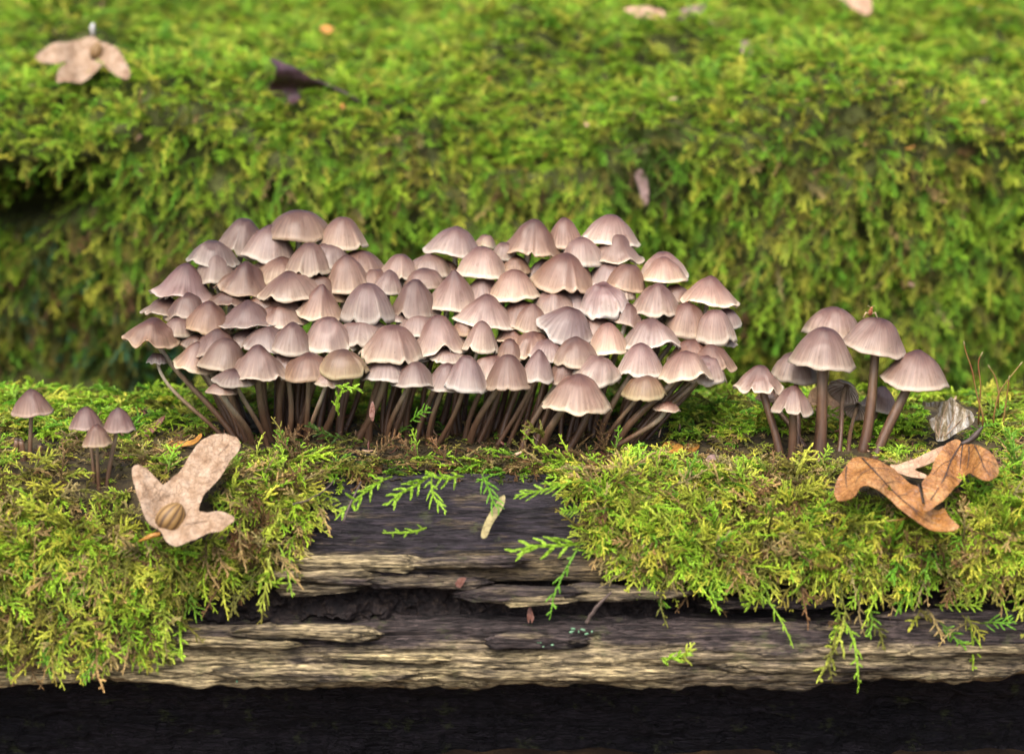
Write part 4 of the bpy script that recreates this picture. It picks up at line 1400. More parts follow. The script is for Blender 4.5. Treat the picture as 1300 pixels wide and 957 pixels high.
tall(z3, (660, 360), (578, 432), (712, 455), 1.8, (1102, 556), 'small greyish bell mushroom between the insect mushroom and slanting stem', tint=(.88, .84, .85), wavy=.12, stem=.12, stemtop=.6)
tall(z3, (232, 372), (180, 405), (285, 412), 0.9, (1020, 566), 'small dark brown cap half hidden under the lobed whitish one', s='d', tint=(.5, .42, .38), stem=.10, stemtop=.5)

# --- four little ones at the winged-seed side
G3 = 'tiny mushrooms beside the winged seed'
tall(z4, (97, 57), (40, 130), (156, 130), -1.5, (38, 583), 'tiny solitary mushroom beside three broken stubs in the moss', tint=(.74, .62, .58), stem=.085, group=G3, bend=.3)
tall(z4, (262, 110), (215, 172), (312, 172), -3.6, (119, 612), 'tiny mauve mushroom, rearmost of the close trio', tint=(.72, .62, .64), stem=.07, group=G3, bend=.3)
tall(z4, (362, 113), (315, 181), (408, 181), -3.9, (136, 616), 'tiny mauve mushroom with clear slanting pale stem in the close trio', tint=(.70, .60, .63), stem=.08, group=G3, bend=.3)
tall(z4, (295, 163), (252, 222), (337, 225), -4.6, (126, 620), 'tiny tan mushroom, shortest of the close trio', tint=(.85, .73, .60), stem=.07, group=G3, bend=.3)
for k, (u, v, hpx) in enumerate([(20, 583, 20), (30, 584, 20), (50, 583, 14)]):
    b = base_at(u, v)
    t = empty('mushroom_stub', b)
    tag(t, 'shortest broken stub, alone on its side of the tiny solitary mushroom' if k == 2 else 'taller broken dark stub, one of a pair beside the tiny solitary mushroom', 'stub', 'broken stubs')
    p = b + np.array([[0, 0, -.3], [0.02, 0, 0.2], [rnd.uniform(-.15, .15), 0, hpx * 0.031 + .15]])
    SV, SF, st = tube(bez(p[0], p[1], p[1], p[2], 8), np.linspace(.13, .10, 8), 9)
    obj('stem', SV, to_faces(SF), M['stem'], t, attrs={'t': st * 0.3})
    SV, SF, st = tube([p[2] - [0, 0, .02], p[2] + [0.01, 0, .05]], [.11, .06], 9)
    obj('broken_end', SV, to_faces(SF), M['vein'], t)

# ------------------------------------------------------------------ insect on the tall mushroom
me = bugcap.data
co = np.array([tuple(q_.co) for q_ in me.vertices]) / K + np.array(bugm['_o'])
apx = co[np.argmax(co[:, 2])]
bug = empty('insect', apx)
tag(bug, 'tiny brown insect perched on top of a tall mushroom cap', 'insect')


def blob(c, rr, axis, n=10, m=7, lump=0.0, seed=0):
    a = np.linspace(0, 2 * math.pi, n, endpoint=False)[None, :]; p = np.linspace(0.02, math.pi - 0.02, m)[:, None]
    V = np.stack([np.sin(p) * np.cos(a) * rr[0], np.sin(p) * np.sin(a) * rr[1], np.cos(p) * rr[2] + 0 * a], -1).reshape(-1, 3)
    if lump: V *= (1 + lump * vn(V[:, 0] / rr[0] * 2, V[:, 1] / rr[1] * 2, V[:, 2] / rr[2] * 2, seed))[:, None]
    return V @ axis_matrix(axis).T + np.asarray(c), grid_faces(m, n, True)


V, Fq = blob(apx + [0.0, 0, .20], (.09, .10, .15), (.15, -.3, 1)); obj('abdomen', V, Fq, M['bug'], bug)
V, Fq = blob(apx + [0.03, -.04, .36], (.06, .06, .06), (0, 0, 1)); obj('head', V, Fq, M['bug'], bug)
for s_ in (-1, 1):
    for k in range(3):
        y0 = -.06 + .06 * k
        P = apx + np.array([[0.06 * s_, y0, .14], [.18 * s_, y0 - .02, .22 - .03 * k], [.27 * s_, y0 - .03, .02 - .05 * abs(k - 1)]])
        V, Fq, _ = tube(P, [.018, .015, .01], 5); obj('leg', V, to_faces(Fq), M['bugleg'], bug)
    P = apx + np.array([[0.04 * s_, -.06, .40], [.10 * s_, -.1, .47], [.16 * s_, -.12, .45]])
    V, Fq, _ = tube(P, [.01, .008, .006], 5); obj('antenna', V, to_faces(Fq), M['bugleg'], bug)


# ------------------------------------------------------------------ leaves and seeds traced from outlines
def sheet(poly, depth, step=4.0, bumpy=0.06, seed=1, thick=0.03, sub=4, bfreq=0.9):
    """a thin leaf: outline in picture pixels, each point at its own depth; returns front+back skin"""
    P = smooth_poly(poly, sub)
    n = len(P)
    lo, hi = P.min(0), P.max(0)
    gxs, gys = np.meshgrid(np.arange(lo[0], hi[0], step), np.arange(lo[1], hi[1], step))
    G = np.stack([gxs.ravel(), gys.ravel()], -1) + rng.normal(0, step * 0.15, (gxs.size, 2))
    x1, y1 = P[:, 0], P[:, 1]; x2, y2_ = np.roll(x1, -1), np.roll(y1, -1)
    ins = np.zeros(len(G), bool)
    for a, b, c_, d_ in zip(x1, y1, x2, y2_):
        cond = ((b > G[:, 1]) != (d_ > G[:, 1])) & (G[:, 0] < (c_ - a) * (G[:, 1] - b) / (d_ - b + 1e-12) + a)
        ins ^= cond
    near = np.min(np.hypot(G[:, None, 0] - P[None, :, 0], G[:, None, 1] - P[None, :, 1]), 1) > step * 0.55
    G = G[ins & near]
    allp = [Vector(p) for p in np.vstack([P, G])]
    vv, _, ff, _, _, _ = geometry.delaunay_2d_cdt(allp, [], [list(range(n))], 1, 1e-4)
    q_ = np.array([tuple(p) for p in vv])
    Yd = np.array([depth(a, b) for a, b in q_])
    W = np.array([unproj(a, b, yy) for (a, b), yy in zip(q_, Yd)])
    W[:, 1] += bumpy * fbm(W[:, 0] * bfreq, W[:, 2] * bfreq, seed=seed, o=3) * 2
    W[:, 2] += bumpy * fbm(W[:, 0] * bfreq + 9, W[:, 1] * bfreq, seed=seed + 1, o=3)
    fl = [tuple(f) for f in ff]
    m_ = len(W)
    nrm = np.zeros_like(W)
    for f in fl:
        a, b, c_ = W[f[0]], W[f[1]], W[f[2]]
        k = np.cross(b - a, c_ - a)
        for i in f: nrm[i] += k
    nrm /= np.linalg.norm(nrm, axis=1)[:, None] + 1e-9
    if (nrm @ (CAM - W.mean(0))).sum() < 0:
        nrm = -nrm; fl = [f[::-1] for f in fl]
    edges = {}
    for f in fl:
        for i in range(len(f)):
            e = (f[i], f[(i + 1) % len(f)])
            edges[e] = 1
    V = np.vstack([W, W - nrm * thick])
    faces = list(fl) + [tuple(i + m_ for i in f[::-1]) for f in fl]
    dup, extra = {}, []

    def dv(i):
        if i not in dup:
            dup[i] = 2 * m_ + len(extra)
            extra.append(V[i])
        return dup[i]
    for (a, b) in edges:
        if (b, a) not in edges: faces.append((dv(b), dv(a), dv(a + m_), dv(b + m_)))
    return np.vstack([V, extra]), faces, W, nrm, q_


def on_sheet(W, q_, nrm, pts, off=0.02):
    out = []
    for p in pts:
        d2 = np.hypot(q_[:, 0] - p[0], q_[:, 1] - p[1])
        i = np.argsort(d2)[:4]
        wgt = 1 / (d2[i] + 0.3); wgt /= wgt.sum()
        c_ = (W[i] * wgt[:, None]).sum(0)
        Q = unproj(p[0], p[1], c_[1])
        out.append(Q + nrm[i[0]] * off)
    return np.array(out)


# wet brown lobed leaf
leaf_o = unproj(1165, 650, -6.0)
oak = empty('leaf', leaf_o)
tag(oak, 'wet orange-brown lobed oak leaf folded in a V on the moss beside the tall group', 'leaf')


def dl(u, v):       # left blade: arched over the moss, tip bending down towards the viewer
    zx, zy = (u - 1040) * 4.785, (v - 490) * 4.785
    return -8.3 + (870 - zy) * 0.0080 - 1.0 * math.exp(-((zx - 250) / 160) ** 2) * ((zy - 433) / 200) + 0.25 * math.sin((zx + zy * .4) * 0.02)


def dr(u, v):       # right blade: leaning back from the fold
    zx, zy = (u - 1040) * 4.785, (v - 490) * 4.785
    return -8.0 + (770 - zy) * 0.0090 - 0.9 * math.exp(-((zx - 1020) / 90) ** 2) + 0.5 * math.exp(-((zx - 860) / 60) ** 2)


V, fl, W1, n1_, q1_ = sheet(LB, dl, 2.6, 0.06, 21, 0.02)
bladeL = obj('blade', V, fl, M['oak'], oak)
V, fl, W2, n2_, q2_ = sheet(RB, dr, 2.6, 0.06, 31, 0.02)
bladeR = obj('blade', V, fl, M['oak'], oak)
V, fl, W3, n3_, q3_ = sheet(SB_, lambda u, v: -4.6 + (600 - v) * 0.03, 3.2, 0.04, 41, 0.035)
obj('folded_lobe', V, fl, M['tan'], oak)


def vein(parent, W, q_, nrm, pts, r0, r1, mat='vein', off=0.02, name='vein'):
    pp = smooth_poly([zo(*p) for p in pts], 5, False) if parent in (bladeL, bladeR) else smooth_poly(pts, 5, False)
    Q = on_sheet(W, q_, nrm, pp, off)
    Q[1:-1] = (Q[:-2] + 2 * Q[1:-1] + Q[2:]) / 4
    V, Fq, _ = tube(Q, np.linspace(r0, r1, len(Q)), 6)
    return obj(name, V, to_faces(Fq), M[mat], parent)


vein(bladeR, W2, q2_, n2_, [(860, 355), (800, 450), (760, 560), (700, 660), (635, 745)], .032, .018)
vein(bladeR, W2, q2_, n2_, [(945, 362), (975, 420), (1000, 490), (1035, 545)], .022, .01)
vein(bladeR, W2, q2_, n2_, [(872, 365), (862, 440), (855, 520)], .025, .012)
vein(bladeR, W2, q2_, n2_, [(912, 370), (912, 430), (902, 500)], .025, .012)
vein(bladeL, W1, q1_, n1_, [(262, 440), (320, 500), (400, 590), (480, 670), (560, 735), (620, 775)], .026, .012)
vein(bladeL, W1, q1_, n1_, [(165, 490), (160, 560), (170, 610)], .02, .012)
vein(bladeL, W1, q1_, n1_, [(630, 712), (615, 650), (602, 600)], .035, .018)
for pp in [[(800, 450), (740, 480), (690, 540)], [(770, 540), (820, 560), (850, 580)], [(745, 590), (690, 600), (650, 640)], [(985, 450), (1040, 460), (1075, 490)], [(985, 460), (950, 500), (935, 530)]]:
    vein(bladeR, W2, q2_, n2_, pp, .012, .006)
for pp in [[(320, 500), (250, 540), (220, 590)], [(320, 500), (390, 500), (440, 510)], [(400, 590), (460, 580), (520, 590)], [(400, 590), (380, 610), (370, 625)], [(480, 670), (540, 660), (590, 660)], [(560, 735), (620, 800), (720, 840)]]:
    vein(bladeL, W1, q1_, n1_, pp, .012, .006)
p0 = on_sheet(W2, q2_, n2_, [zo(862, 356)], .03)[0]
stk = np.array([p0, p0 + [.35, .05, .15], p0 + [.62, .1, .42], p0 + [.80, .15, .62]])
V, Fq, _ = tube(smooth_poly(stk, 5, False), np.concatenate([np.linspace(.07, .12, 8), np.linspace(.12, .04, 8)]), 8)
obj('stalk', V, to_faces(Fq), M['vein'], oak)

# winged seed lying on the moss (three-lobed bract with a ribbed nut)
seed = empty('winged_seed', unproj(220, 680, -6.9))
tag(seed, 'pale tan three-lobed winged seed with a ribbed brown nut, on mossy log', 'seed', 'winged seeds')


def db(u, v):
    zx, zy = (u - 150) * 5.628, (v - 530) * 5.628
    dish = 0.55 * math.exp(-(((zx - 370) / 110) ** 2 + ((zy - 640) / 130) ** 2))
    lift = -0.35 * math.exp(-((zx - 150) / 80) ** 2) - 0.3 * math.exp(-((zx - 740) / 90) ** 2) * (1 if zy > 600 else 0.6)
    return -8.55 + (905 - zy) / 5.628 * 0.030 + dish + lift


V, fl, W4, n4_, q4_ = sheet(BR, db, 2.0, 0.07, 51, 0.015, bfreq=1.6)
bract = obj('bract', V, fl, M['bract'], seed)
vein(bract, W4, q4_, n4_, [zb(*p) for p in [(450, 640), (560, 470), (660, 330), (790, 190)]], .022, .01, 'bract', .012)
vein(bract, W4, q4_, n4_, [zb(*p) for p in [(480, 760), (600, 740), (760, 715)]], .02, .008, 'bract', .012)
vein(bract, W4, q4_, n4_, [zb(*p) for p in [(290, 700), (220, 570), (150, 400)]], .02, .008, 'bract', .012)


for pp in [[(560, 470), (520, 420), (500, 340)], [(560, 470), (640, 460), (690, 420)], [(620, 390), (590, 300), (590, 230)], [(620, 390), (700, 380), (760, 340)], [(690, 290), (680, 210), (690, 160)], [(690, 290), (760, 280), (820, 250)],
           [(600, 740), (640, 700), (690, 690)], [(600, 740), (640, 780), (640, 820)], [(220, 570), (180, 560), (150, 530)], [(220, 570), (240, 500), (240, 430)], [(190, 490), (160, 460), (135, 440)]]:
    vein(bract, W4, q4_, n4_, [zb(*p) for p in pp], .011, .005, 'tan', .008)


def nut(c, rr, axis, parent, ribs=11):
    a = np.linspace(0, 2 * math.pi, 66, endpoint=False)[None, :]; p = np.linspace(0.02, math.pi - 0.02, 18)[:, None]
    rb = 1 + 0.06 * np.abs(np.cos(a * ribs * 0.5)) * np.sin(p)
    pt = 1 - 0.12 * np.cos(p)
    V = np.stack([np.sin(p) * np.cos(a) * rr[0] * rb * pt, np.sin(p) * np.sin(a) * rr[1] * rb * pt, np.cos(p) * rr[2] + 0 * a], -1).reshape(-1, 3)
    return obj('nut', V @ axis_matrix(axis).T + np.asarray(c), grid_faces(18, 66, True)[:, ::-1], M['nut'], parent,
               attrs={'stripe': ((np.abs(np.cos(a * ribs * 0.5)) * 0.8 + 0.15) * sstep(math.pi, 1.6, p)).ravel()})


cN = on_sheet(W4, q4_, n4_, [zb(390, 745)], .20)[0]
nut(cN, (.47, .36, .60), (.55, .30, .78), seed)
tip = on_sheet(W4, q4_, n4_, [zb(300, 838)], 0.05)[0]
V, Fq, _ = tube(np.array([tip, tip + [-.3, -.1, -.05], tip + [-.75, -.1, -.25]]), [.07, .09, .02], 6)
obj('stalk', V, to_faces(Fq), M['orange'], seed)


def bank_Y(u, v, off):
    """depth of the bank surface along a picture ray"""
    B = BPs[(BPs[:, 0] < 66) & (BPs[:, 1] > 5)]
    _, vv = proj(np.stack([np.zeros(len(B)), B[:, 0], B[:, 1]], -1))
    return float(np.interp(-v, -vv, B[:, 0])) + off


cB = bank_Y(100, 95, -6.8)
seed2 = empty('winged_seed', unproj(100, 105, cB))
tag(seed2, 'pale pinkish winged seed lying on the green bank behind', 'seed', 'winged seeds')
V, fl, W5, n5_, q5_ = sheet(PB, lambda u, v: cB + (100 - v) * 0.05 + 0.5 * math.sin(u * 0.07), 3.0, 0.1, 61, 0.03)
b2 = obj('bract', V, fl, M['bract'], seed2)
nut(on_sheet(W5, q5_, n5_, [zt(310, 145)], .2)[0], (.30, .26, .5), (.2, .3, .9), seed2)
pt_ = on_sheet(W5, q5_, n5_, [zt(290, 80)], .05)[0]
V, Fq, _ = tube(np.array([pt_, pt_ + [0, 0, .45], pt_ + [.05, -.05, .65]]), [.09, .13, .06], 7)
obj('stalk', V, to_faces(Fq), M['fuzz'], seed2)

cP = bank_Y(380, 110, -4.9)
pleaf = empty('leaf', unproj(385, 120, cP))
tag(pleaf, 'dark purple curled leaf stuck in the bright green bank', 'leaf')
V, fl, W6, n6_, q6_ = sheet(PL, lambda u, v: cP + 0.02 * (u - 380) + 0.5 * math.sin(v * 0.12), 3.0, 0.15, 71, 0.05)
obj('blade', V, fl, M['purple'], pleaf)
ps = on_sheet(W6, q6_, n6_, [zt(1180, 266)], .02)[0]
pe = unproj(*zt(1290, 325), cP - 0.2)
V, Fq, _ = tube(np.array([ps - (pe - ps) * .5, ps, (ps + pe) / 2 + [0, 0, .08], pe]), [.05, .09, .08, .06], 6)
obj('stalk', V, to_faces(Fq), M['vein'], pleaf)

# silvery fragment behind the wet leaf
sil = empty('leaf', unproj(1198, 556, -0.7))
tag(sil, 'silvery white torn leaf fragment standing in moss behind the wet leaf', 'leaf')
V, fl, W7, n7_, q7_ = sheet(SV_, lambda u, v: -1.4 + (556 - v) * 0.018 + 0.25 * math.sin(u * .25), 2.6, 0.03, 81, 0.02)
sblade = obj('blade', V, fl, M['silver'], sil)
for pp in [[(725, 322), (740, 240), (760, 160), (790, 85)], [(740, 310), (800, 220), (830, 120)], [(760, 310), (850, 220), (920, 170)], [(720, 300), (705, 230), (740, 180)]]:
    vein(sblade, W7, q7_, n7_, [zo(*p) for p in pp], .025, .012, 'bract', .015)


# smaller scraps: outline, depth offset, material, label
def scrap(poly, Y0, slope, mat, label, cat='leaf', name='leaf_scrap', bumpy=.06, group=None, step=2.5):
    cu = np.mean([p[0] for p in poly]); cv = max(p[1] for p in poly)
    V, fl, W, nn, qq = sheet(poly, lambda u, v: Y0 + (cv - v) * slope, step, bumpy, int(cu * 7) % 1000, 0.03)
    org = unproj(cu, cv, Y0)
    o = obj(name, V, fl, M[mat], origin=org)
    tag(o, label, cat, group)
    return o


def YB(v, off=-0.7): return Y_of_v(v) + off


scrap([(1028, 500), (1036, 488), (1052, 494), (1066, 508), (1072, 530), (1060, 552), (1046, 555), (1034, 540), (1026, 520)], 2.6, .012, 'tan', 'upright tan leaf standing behind the tall mushroom stems', bumpy=.12)
scrap([(1135, 545), (1141, 534), (1152, 532), (1156, 542), (1150, 553), (1140, 553)], 1.2, .02, 'red', 'small dull pink leaf scrap behind the slanting stem')
scrap([(841, 566), (850, 559), (860, 562), (868, 566), (880, 563), (889, 568), (880, 574), (866, 574), (856, 578), (845, 576)], YB(576, -.4), .05, 'orange', 'bright orange leaf scrap on the log by the clump')
scrap([(192, 575), (196, 568), (205, 572), (214, 562), (228, 559), (246, 556), (255, 549), (256, 554), (246, 562), (230, 565), (221, 572), (212, 579), (200, 580)], YB(578, -.5), .05, 'orange', 'curled orange-brown leaf scrap between the winged seed and the clump')
scrap([(180, 552), (188, 542), (200, 533), (209, 529), (205, 538), (196, 547), (188, 556)], YB(556, -.5), .03, 'red', 'reddish bark-like scrap poking from moss beside the clump stems')
scrap([(-4, 538), (6, 534), (18, 537), (20, 545), (8, 549), (-4, 547)], YB(549, -.6), .04, 'red', 'red leaf scrap behind the tiny solitary mushroom')
scrap([(892, 588), (900, 579), (910, 578), (913, 586), (905, 593), (896, 593)], YB(593, -.5), .05, 'pink', 'pinkish grey scrap in the moss below the orange leaf scrap')
scrap([(936, 600), (946, 597), (958, 600), (966, 606), (956, 609), (944, 607)], YB(609, -.6), .05, 'red', 'dull red elongated scrap on moss near the tall group')
scrap([(750, 574), (764, 572), (776, 578), (785, 587), (774, 586), (760, 581)], YB(587, -.3), .05, 'red', 'brown curled bud scale in front of the clump stems')
scrap([(822, 593), (830, 590), (836, 595), (828, 598)], YB(598, -.3), .05, 'orange', 'tiny orange-red scrap at the edge of the bare wood')
scrap([(670, 772), (673, 766), (675, 772), (678, 782), (675, 789), (673, 784), (671, 790), (669, 782)], -7.0, .01, 'red', 'small orange bud scale hanging in the log crevice', step=2)
scrap([(578, 740), (583, 733), (592, 732), (590, 737), (586, 744), (581, 745)], -7.05, .01, 'red', 'small orange chip stuck on the rotten wood ledge', step=2)
scrap([(470, 514), (473, 508), (476, 520), (474, 534), (469, 526)], -1.6, .01, 'red', 'rusty scale upright in the moss between the clump halves', step=2)
scrap([(792, 11), (812, 9), (836, 12), (846, 20), (826, 24), (806, 20)], bank_Y(820, 20, -11), .05, 'tan', 'brown leaf scrap on the crest of the bank', step=3.5, bumpy=.15)
scrap([(858, 18), (872, 8), (890, 6), (894, 12), (882, 22), (866, 26)], bank_Y(875, 24, -11), .05, 'pink', 'pale leaf scrap on the crest of the bank', step=3.5, bumpy=.15)
scrap([(1060, -12), (1085, -14), (1104, -4), (1107, 14), (1098, 20), (1080, 10), (1064, -2)], bank_Y(1085, 15, -9), .05, 'tan', 'tan leaf hanging over the top of the bank', step=3.5, bumpy=.15)
scrap([(940, 62), (946, 52), (954, 56), (953, 70), (948, 80), (943, 74)], bank_Y(947, 75, -5), .06, 'pink', 'small pale scrap with dark shadow in the bank moss', step=3, bumpy=.15)
scrap([(806, 222), (813, 212), (820, 220), (823, 240), (822, 258), (814, 260), (812, 242)], 21.2, .01, 'pink', 'pinkish withered scrap hanging on the bank face', step=3.5, bumpy=.15)
scrap([(406, 36), (414, 31), (424, 35), (420, 42), (410, 41)], bank_Y(415, 40, -7), .06, 'orange', 'tiny orange scrap on the bank near the purple leaf', step=3, bumpy=.1)

# withered strip and twigs on the bare wood
scrap([(611, 676), (617, 660), (626, 645), (634, 632), (641, 629), (640, 640), (632, 655), (624, 668), (618, 682), (612, 684)], -6.75, .022, 'straw', 'withered yellowish leaf strip hanging over the dark wood', bumpy=.05, name='leaf_strip')


def twig(pts, r0, r1, label, mat='twig', name='twig', cat='twig'):
    P = smooth_poly(np.array([unproj(u, v, Y) for u, v, Y in pts]), 6, False)
    P = P + rng.normal(0, 0.008, P.shape)
    V, Fq, _ = tube(P, np.linspace(r0, r1, len(P)) * (1 + 0.15 * rng.normal(0, 1, len(P)).clip(-1, 1)), 7)
    o = obj(name, V, to_faces(Fq), M[mat], origin=P[0])
    return tag(o, label, cat)


twig([(745, 790, -7.05), (752, 778, -7.1), (762, 766, -7.1), (776, 752, -7.05)], .09, .05, 'short grey splinter propped across the crevice under the moss')
twig([(436, 662, -6.75), (442, 646, -6.4), (450, 628, -6.0), (458, 612, -5.4)], .05, .03, 'thin dark twig lying across the mossy edge of the wood')
twig([(372, 640, -6.4), (392, 634, -6.2), (412, 622, -5.7), (424, 610, -5.2)], .035, .02, 'thin branching rootlet on the dark wood near the winged seed')
twig([(1125, 661, -7.5), (1140, 660, -7.5), (1156, 656, -7.2)], .035, .02, 'thin reddish stalk under the folded wet leaf', 'seta')

# red and green spore stalks of the moss
GS = 'moss spore stalks'
for pts_, lab in [([(1248, 528, .5), (1240, 500, .7), (1234, 470, .8), (1226, 446, .9), (1224, 436, .9)], 'red curved spore stalk with green tip behind the silvery fragment'),
                  ([(1243, 520, 1.), (1245, 490, 1.), (1242, 462, 1.1), (1246, 450, 1.1)], 'straight greenish spore stalk beside the red curved one'),
                  ([(1262, 526, .6), (1268, 500, .7), (1280, 482, .7), (1296, 462, .8)], 'brown leaning spore stalk on the moss hump'),
                  ([(1274, 532, .4), (1278, 505, .5), (1281, 480, .5)], 'short brown upright spore stalk on the moss hump'),
                  ([(1268, 500, 2), (1264, 480, 2.2), (1256, 466, 2.3)], 'pale pinkish spore stalk rising behind the moss hump')]:
    P = smooth_poly(np.array([unproj(u, v, Y) for u, v, Y in pts_]), 5, False)
    P = np.vstack([P[0] - [0, 0, .6], P])
    t = empty('spore_stalk', P[0])
    tag(t, lab, 'spore stalk', GS)
    V, Fq, _ = tube(P, np.linspace(.035, .024, len(P)), 6); obj('stalk', V, to_faces(Fq), M['seta'], t)
    V, Fq = blob(P[-1], (.035, .035, .12), P[-1] - P[-3], 8, 6); obj('capsule', V, Fq, M['straw'], t)


# single moss sprigs that can be told apart on the bare wood
def sprig(k, u, v, Y, du, dv, dY, scale, tint, label):
    V, Fc, ag, lv = frond_data[k]
    a, b = unproj(u, v, Y), unproj(u + du, v + dv, Y + dY)
    D = b - a
    L = V[:, 0].max()
    s = np.linalg.norm(D) / L
    e = frame_euler(D, (0, -.8, .6)).to_matrix()
    W = V * np.array([s, scale, scale]) @ np.array(e).T + a
    o = obj('moss_sprig', W, Fc, sprig_mat(tint), origin=a, smooth=False, attrs={'age': ag, 'lv': lv})
    return tag(o, label, 'moss', 'moss sprigs on the bare wood')


_sm = {}


def sprig_mat(tint):
    if tint in _sm: return _sm[tint]
    m = NT('moss_sprig')
    g = GREEN[tint]
    c = m.mix(m.ramp(m.attr('age'), [(0.0, 0.35), (0.3, 0.0)]), g, (0.12, 0.09, 0.03))
    c = m.mix(m.ramp(m.attr('age'), [(0.6, 0.0), (1.0, 0.5)]), c, tuple(min(.8, q_ * 1.5) for q_ in g))
    c = m.mix(1.0, c, m.ramp(m.attr('lv'), [(0.0, 0.7), (1.0, 1.25)]), 'MULTIPLY')
    m.done(c, 0.45, 0.3)
    tr = m.n('ShaderNodeBsdfTranslucent', {'Color': c})
    mx = m.n('ShaderNodeMixShader', {0: 0.3, 1: m.b.outputs[0], 2: tr.outputs[0]})
    m.link(mx.outputs[0], m.out.inputs[0])
    _sm[tint] = m.m
    return m.m


for a in [
    (1, 545, 606, -5.2, -60, 34, -1.2, .8, 'lime', 'bright feathery moss sprig spread lowest over the dark wood'),
    (3, 500, 606, -5.2, -85, 34, -1.0, .75, 'lime', 'bright moss sprig reaching furthest towards the winged seed on dark wood'),
    (0, 590, 606, -5.1, -50, 8, -.6, .8, 'lime', 'bright moss sprig lying along the upper edge of the dark wood'),
    (4, 545, 605, -5.3, 8, 50, -1.3, .55, 'lime', 'small bright moss sprig pointing straight down the dark wood'),
    (5, 612, 600, -5.2, 12, 54, -1.4, .6, 'green', 'moss sprig beside the withered leaf strip'),
    (2, 735, 612, -5.5, -80, 26, -.9, .6, 'lime', 'pale moss sprig stretched sideways above the large drooping one'),
    (8, 541, 668, -6.75, -44, 28, -.25, .8, 'lime', 'little curved moss sprig lying alone in the middle of the dark wood'),
    (6, 738, 648, -6.75, -26, -8, -.3, .6, 'lime', 'tiny moss sprig at the tip of the drooping moss'),
    (1, 745, 690, -6.9, -105, 6, -.5, .95, 'lime', 'large drooping moss sprig reaching out over the pale wood ledge'),
    (9, 735, 690, -7.0, -50, 90, -.5, .7, 'green', 'long thin moss sprig hanging down to the crevice'),
    (7, 1072, 775, -7.5, -8, 95, -.4, 1.0, 'yellow', 'long loose moss strand dangling over the lower slab'),
    (10, 1068, 790, -7.6, 45, 75, -.3, .8, 'lime', 'curved moss strand dangling beside the long loose one'),
    (9, 1060, 800, -7.6, -18, 62, -.3, .8, 'olive', 'olive moss strand splayed at the end of the dangling tuft'),
    (8, 965, 755, -7.3, 55, 55, -.5, .55, 'lime', 'single thin moss strand pointing down across the dark crevice'),
    (12, 838, 836, -7.75, 42, -8, -.1, .75, 'lime', 'small moss tuft lying flat on the lower slab'),
    (13, 860, 834, -7.75, 26, -6, -.1, .8, 'yellow', 'small yellowish moss tuft end on the lower slab'),
    (7, 352, 690, -6.9, 34, 60, -.5, .6, 'lime', 'moss strand hanging at the edge of the pale ledge near winged seed'),
    (2, 345, 700, -6.9, -6, 80, -.5, .6, 'yellow', 'yellow moss sprig hanging beside the pale broken ledge'),
    (14, 430, 528, -1.6, -4, -38, .2, .7, 'lime', 'upright little moss shoot among the stems of the clump'),
    (11, 425, 490, -1.9, 36, 4, -.2, .6, 'lime', 'moss shoot tip lying against the pale curved stems'),
    (13, 690, 556, -1.7, -18, -26, -.2, .8, 'olive', 'olive moss shoot rising in front of the front-row stems'),
    (5, 520, 535, -1.4, 28, -12, -.2, .5, 'green', 'dark green moss shoot before the stems in the clump middle'),
    (0, 440, 560, -2.0, -55, -14, -.4, .6, 'deep', 'dark fern-like moss sprig below the clump stems by winged seed'),
]:
    sprig(*a)

# lichen flecks on the slab
LV, LF = [], []
for (u0, v0, n_, sp) in [(690, 818, 7, 12), (735, 800, 9, 8), (300, 858, 5, 12)]:
    for k in range(n_):
        u, v = u0 + rnd.gauss(0, sp), v0 + rnd.gauss(0, sp * .35)
        c_ = unproj(u, v, -7.42 if v > 805 else -7.2)
        V, Fq = blob(c_, (rnd.uniform(.03, .09), .05, rnd.uniform(.02, .05)), (rnd.uniform(-.2, .2), 0, 1), 7, 5, .4, k)
        LF += [tuple(int(i) + len(LV) for i in f) for f in Fq]
        LV += V.tolist()
tag(obj('lichen', np.array(LV), LF, M['lichen']), 'mint green lichen flecks on the lower slab', 'lichen', kind='stuff')

# loose crumbs and needles of litter on the log top below the mushrooms
CV, CF = [], []
for k in range(1500):
    u = rnd.uniform(60, 1000) if k % 3 else rnd.uniform(370, 760); v = rnd.uniform(545, 612)
    Yc = Y_of_v(v)
    x = unproj(u, v, Yc)[0]
    s = float(s_of_Y(Yc))
    P, N, d, uu, vv_ = (q_[0] for q_ in surf_points([x], [s]))
    a = rnd.uniform(0, math.pi)
    ln_ = rnd.uniform(.05, .22)
    ax_ = (math.cos(a), math.sin(a), rnd.uniform(-.3, .4))
    V, Fq = blob(P + N * rnd.uniform(0, .12), (rnd.uniform(.02, .06), rnd.uniform(.02, .05), ln_), ax_, 5, 4, .4, k)
    CF += [tuple(int(i) + len(CV) for i in f) for f in Fq]
    CV += V.tolist()
tag(obj('litter_crumbs', np.array(CV), CF, M['mat']), 'brown litter crumbs scattered on the log top before the stems', 'litter', kind='stuff')

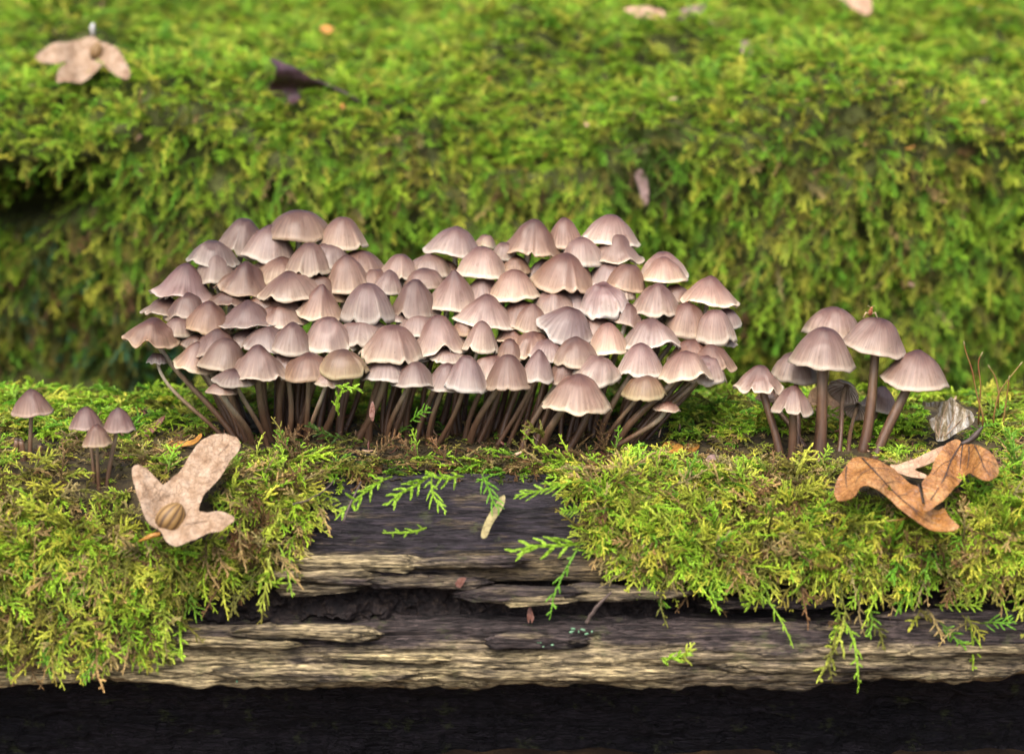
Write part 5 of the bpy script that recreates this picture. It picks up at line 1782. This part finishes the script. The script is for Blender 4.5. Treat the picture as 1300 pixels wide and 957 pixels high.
# bits of dead leaf caught in the moss
for nm, mat_, lab, n_, bank_ in [('leaf_flakes', 'tan', 'pale brown leaf flakes caught in the moss of the log', 150, False), ('leaf_flakes', 'red', 'rust brown bark flakes caught in the moss of the log', 130, False),
                                 ('leaf_flakes', 'tan', 'pale brown leaf flakes caught in the moss of the bank', 70, True), ('leaf_flakes', 'orange', 'rust orange leaf flakes caught in the moss of the bank', 45, True)]:
    FV, FF = [], []
    for k in range(n_):
        if bank_:
            x, s_ = rnd.uniform(-34, 34), rnd.uniform(s0, s1 * .8)
            y_, z_, a_, b_, _, _ = bank_point(np.array([x]), np.array([s_]))
            N = np.array([0, a_[0], b_[0]]); P = np.array([x, y_[0], z_[0]]) + N * rnd.uniform(.6, 1.1)
            L_, W_ = rnd.uniform(.2, .55), rnd.uniform(.08, .25)
        else:
            x, s_ = rnd.uniform(-26, 26), rnd.uniform(S_TOP0 + 1, S_FRONT)
            Pq, Nq, dq, _, _ = surf_points([x], [s_])
            if dq[0] < 5: continue
            N = Nq[0]; P = Pq[0] + N * rnd.uniform(.15, .45)
            L_, W_ = rnd.uniform(.12, .5), rnd.uniform(.03, .12)
        e = np.array(frame_euler(rng.normal(0, 1, 3) + N * -.2, N + rng.normal(0, .5, 3)).to_matrix())
        t_ = np.linspace(-1, 1, 5)
        w_ = (1 - t_ ** 2) ** .6 * W_ + .01
        top_ = np.stack([t_ * L_ / 2, w_ / 2 * (1 + .3 * rng.normal(0, 1, 5)), .12 * L_ * t_ ** 2 + .02], -1)
        bot_ = np.stack([t_ * L_ / 2, -w_ / 2, .12 * L_ * t_ ** 2], -1)
        Vq = np.vstack([top_, bot_]); Vq = np.vstack([Vq, Vq - [0, 0, .015]]) @ e.T + P
        b0 = len(FV)
        for i in range(4):
            FF += [(b0 + i, b0 + 5 + i, b0 + 6 + i, b0 + i + 1), (b0 + 11 + i, b0 + 16 + i, b0 + 15 + i, b0 + 10 + i), (b0 + i, b0 + i + 1, b0 + 11 + i, b0 + 10 + i), (b0 + 6 + i, b0 + 5 + i, b0 + 15 + i, b0 + 16 + i)]
        FV += Vq.tolist()
    tag(obj(nm, np.array(FV), FF, M[mat_]), lab, 'litter', kind='stuff')

# tidy helper properties
for o in list(scene.objects):
    if '_o' in o.keys(): del o['_o']
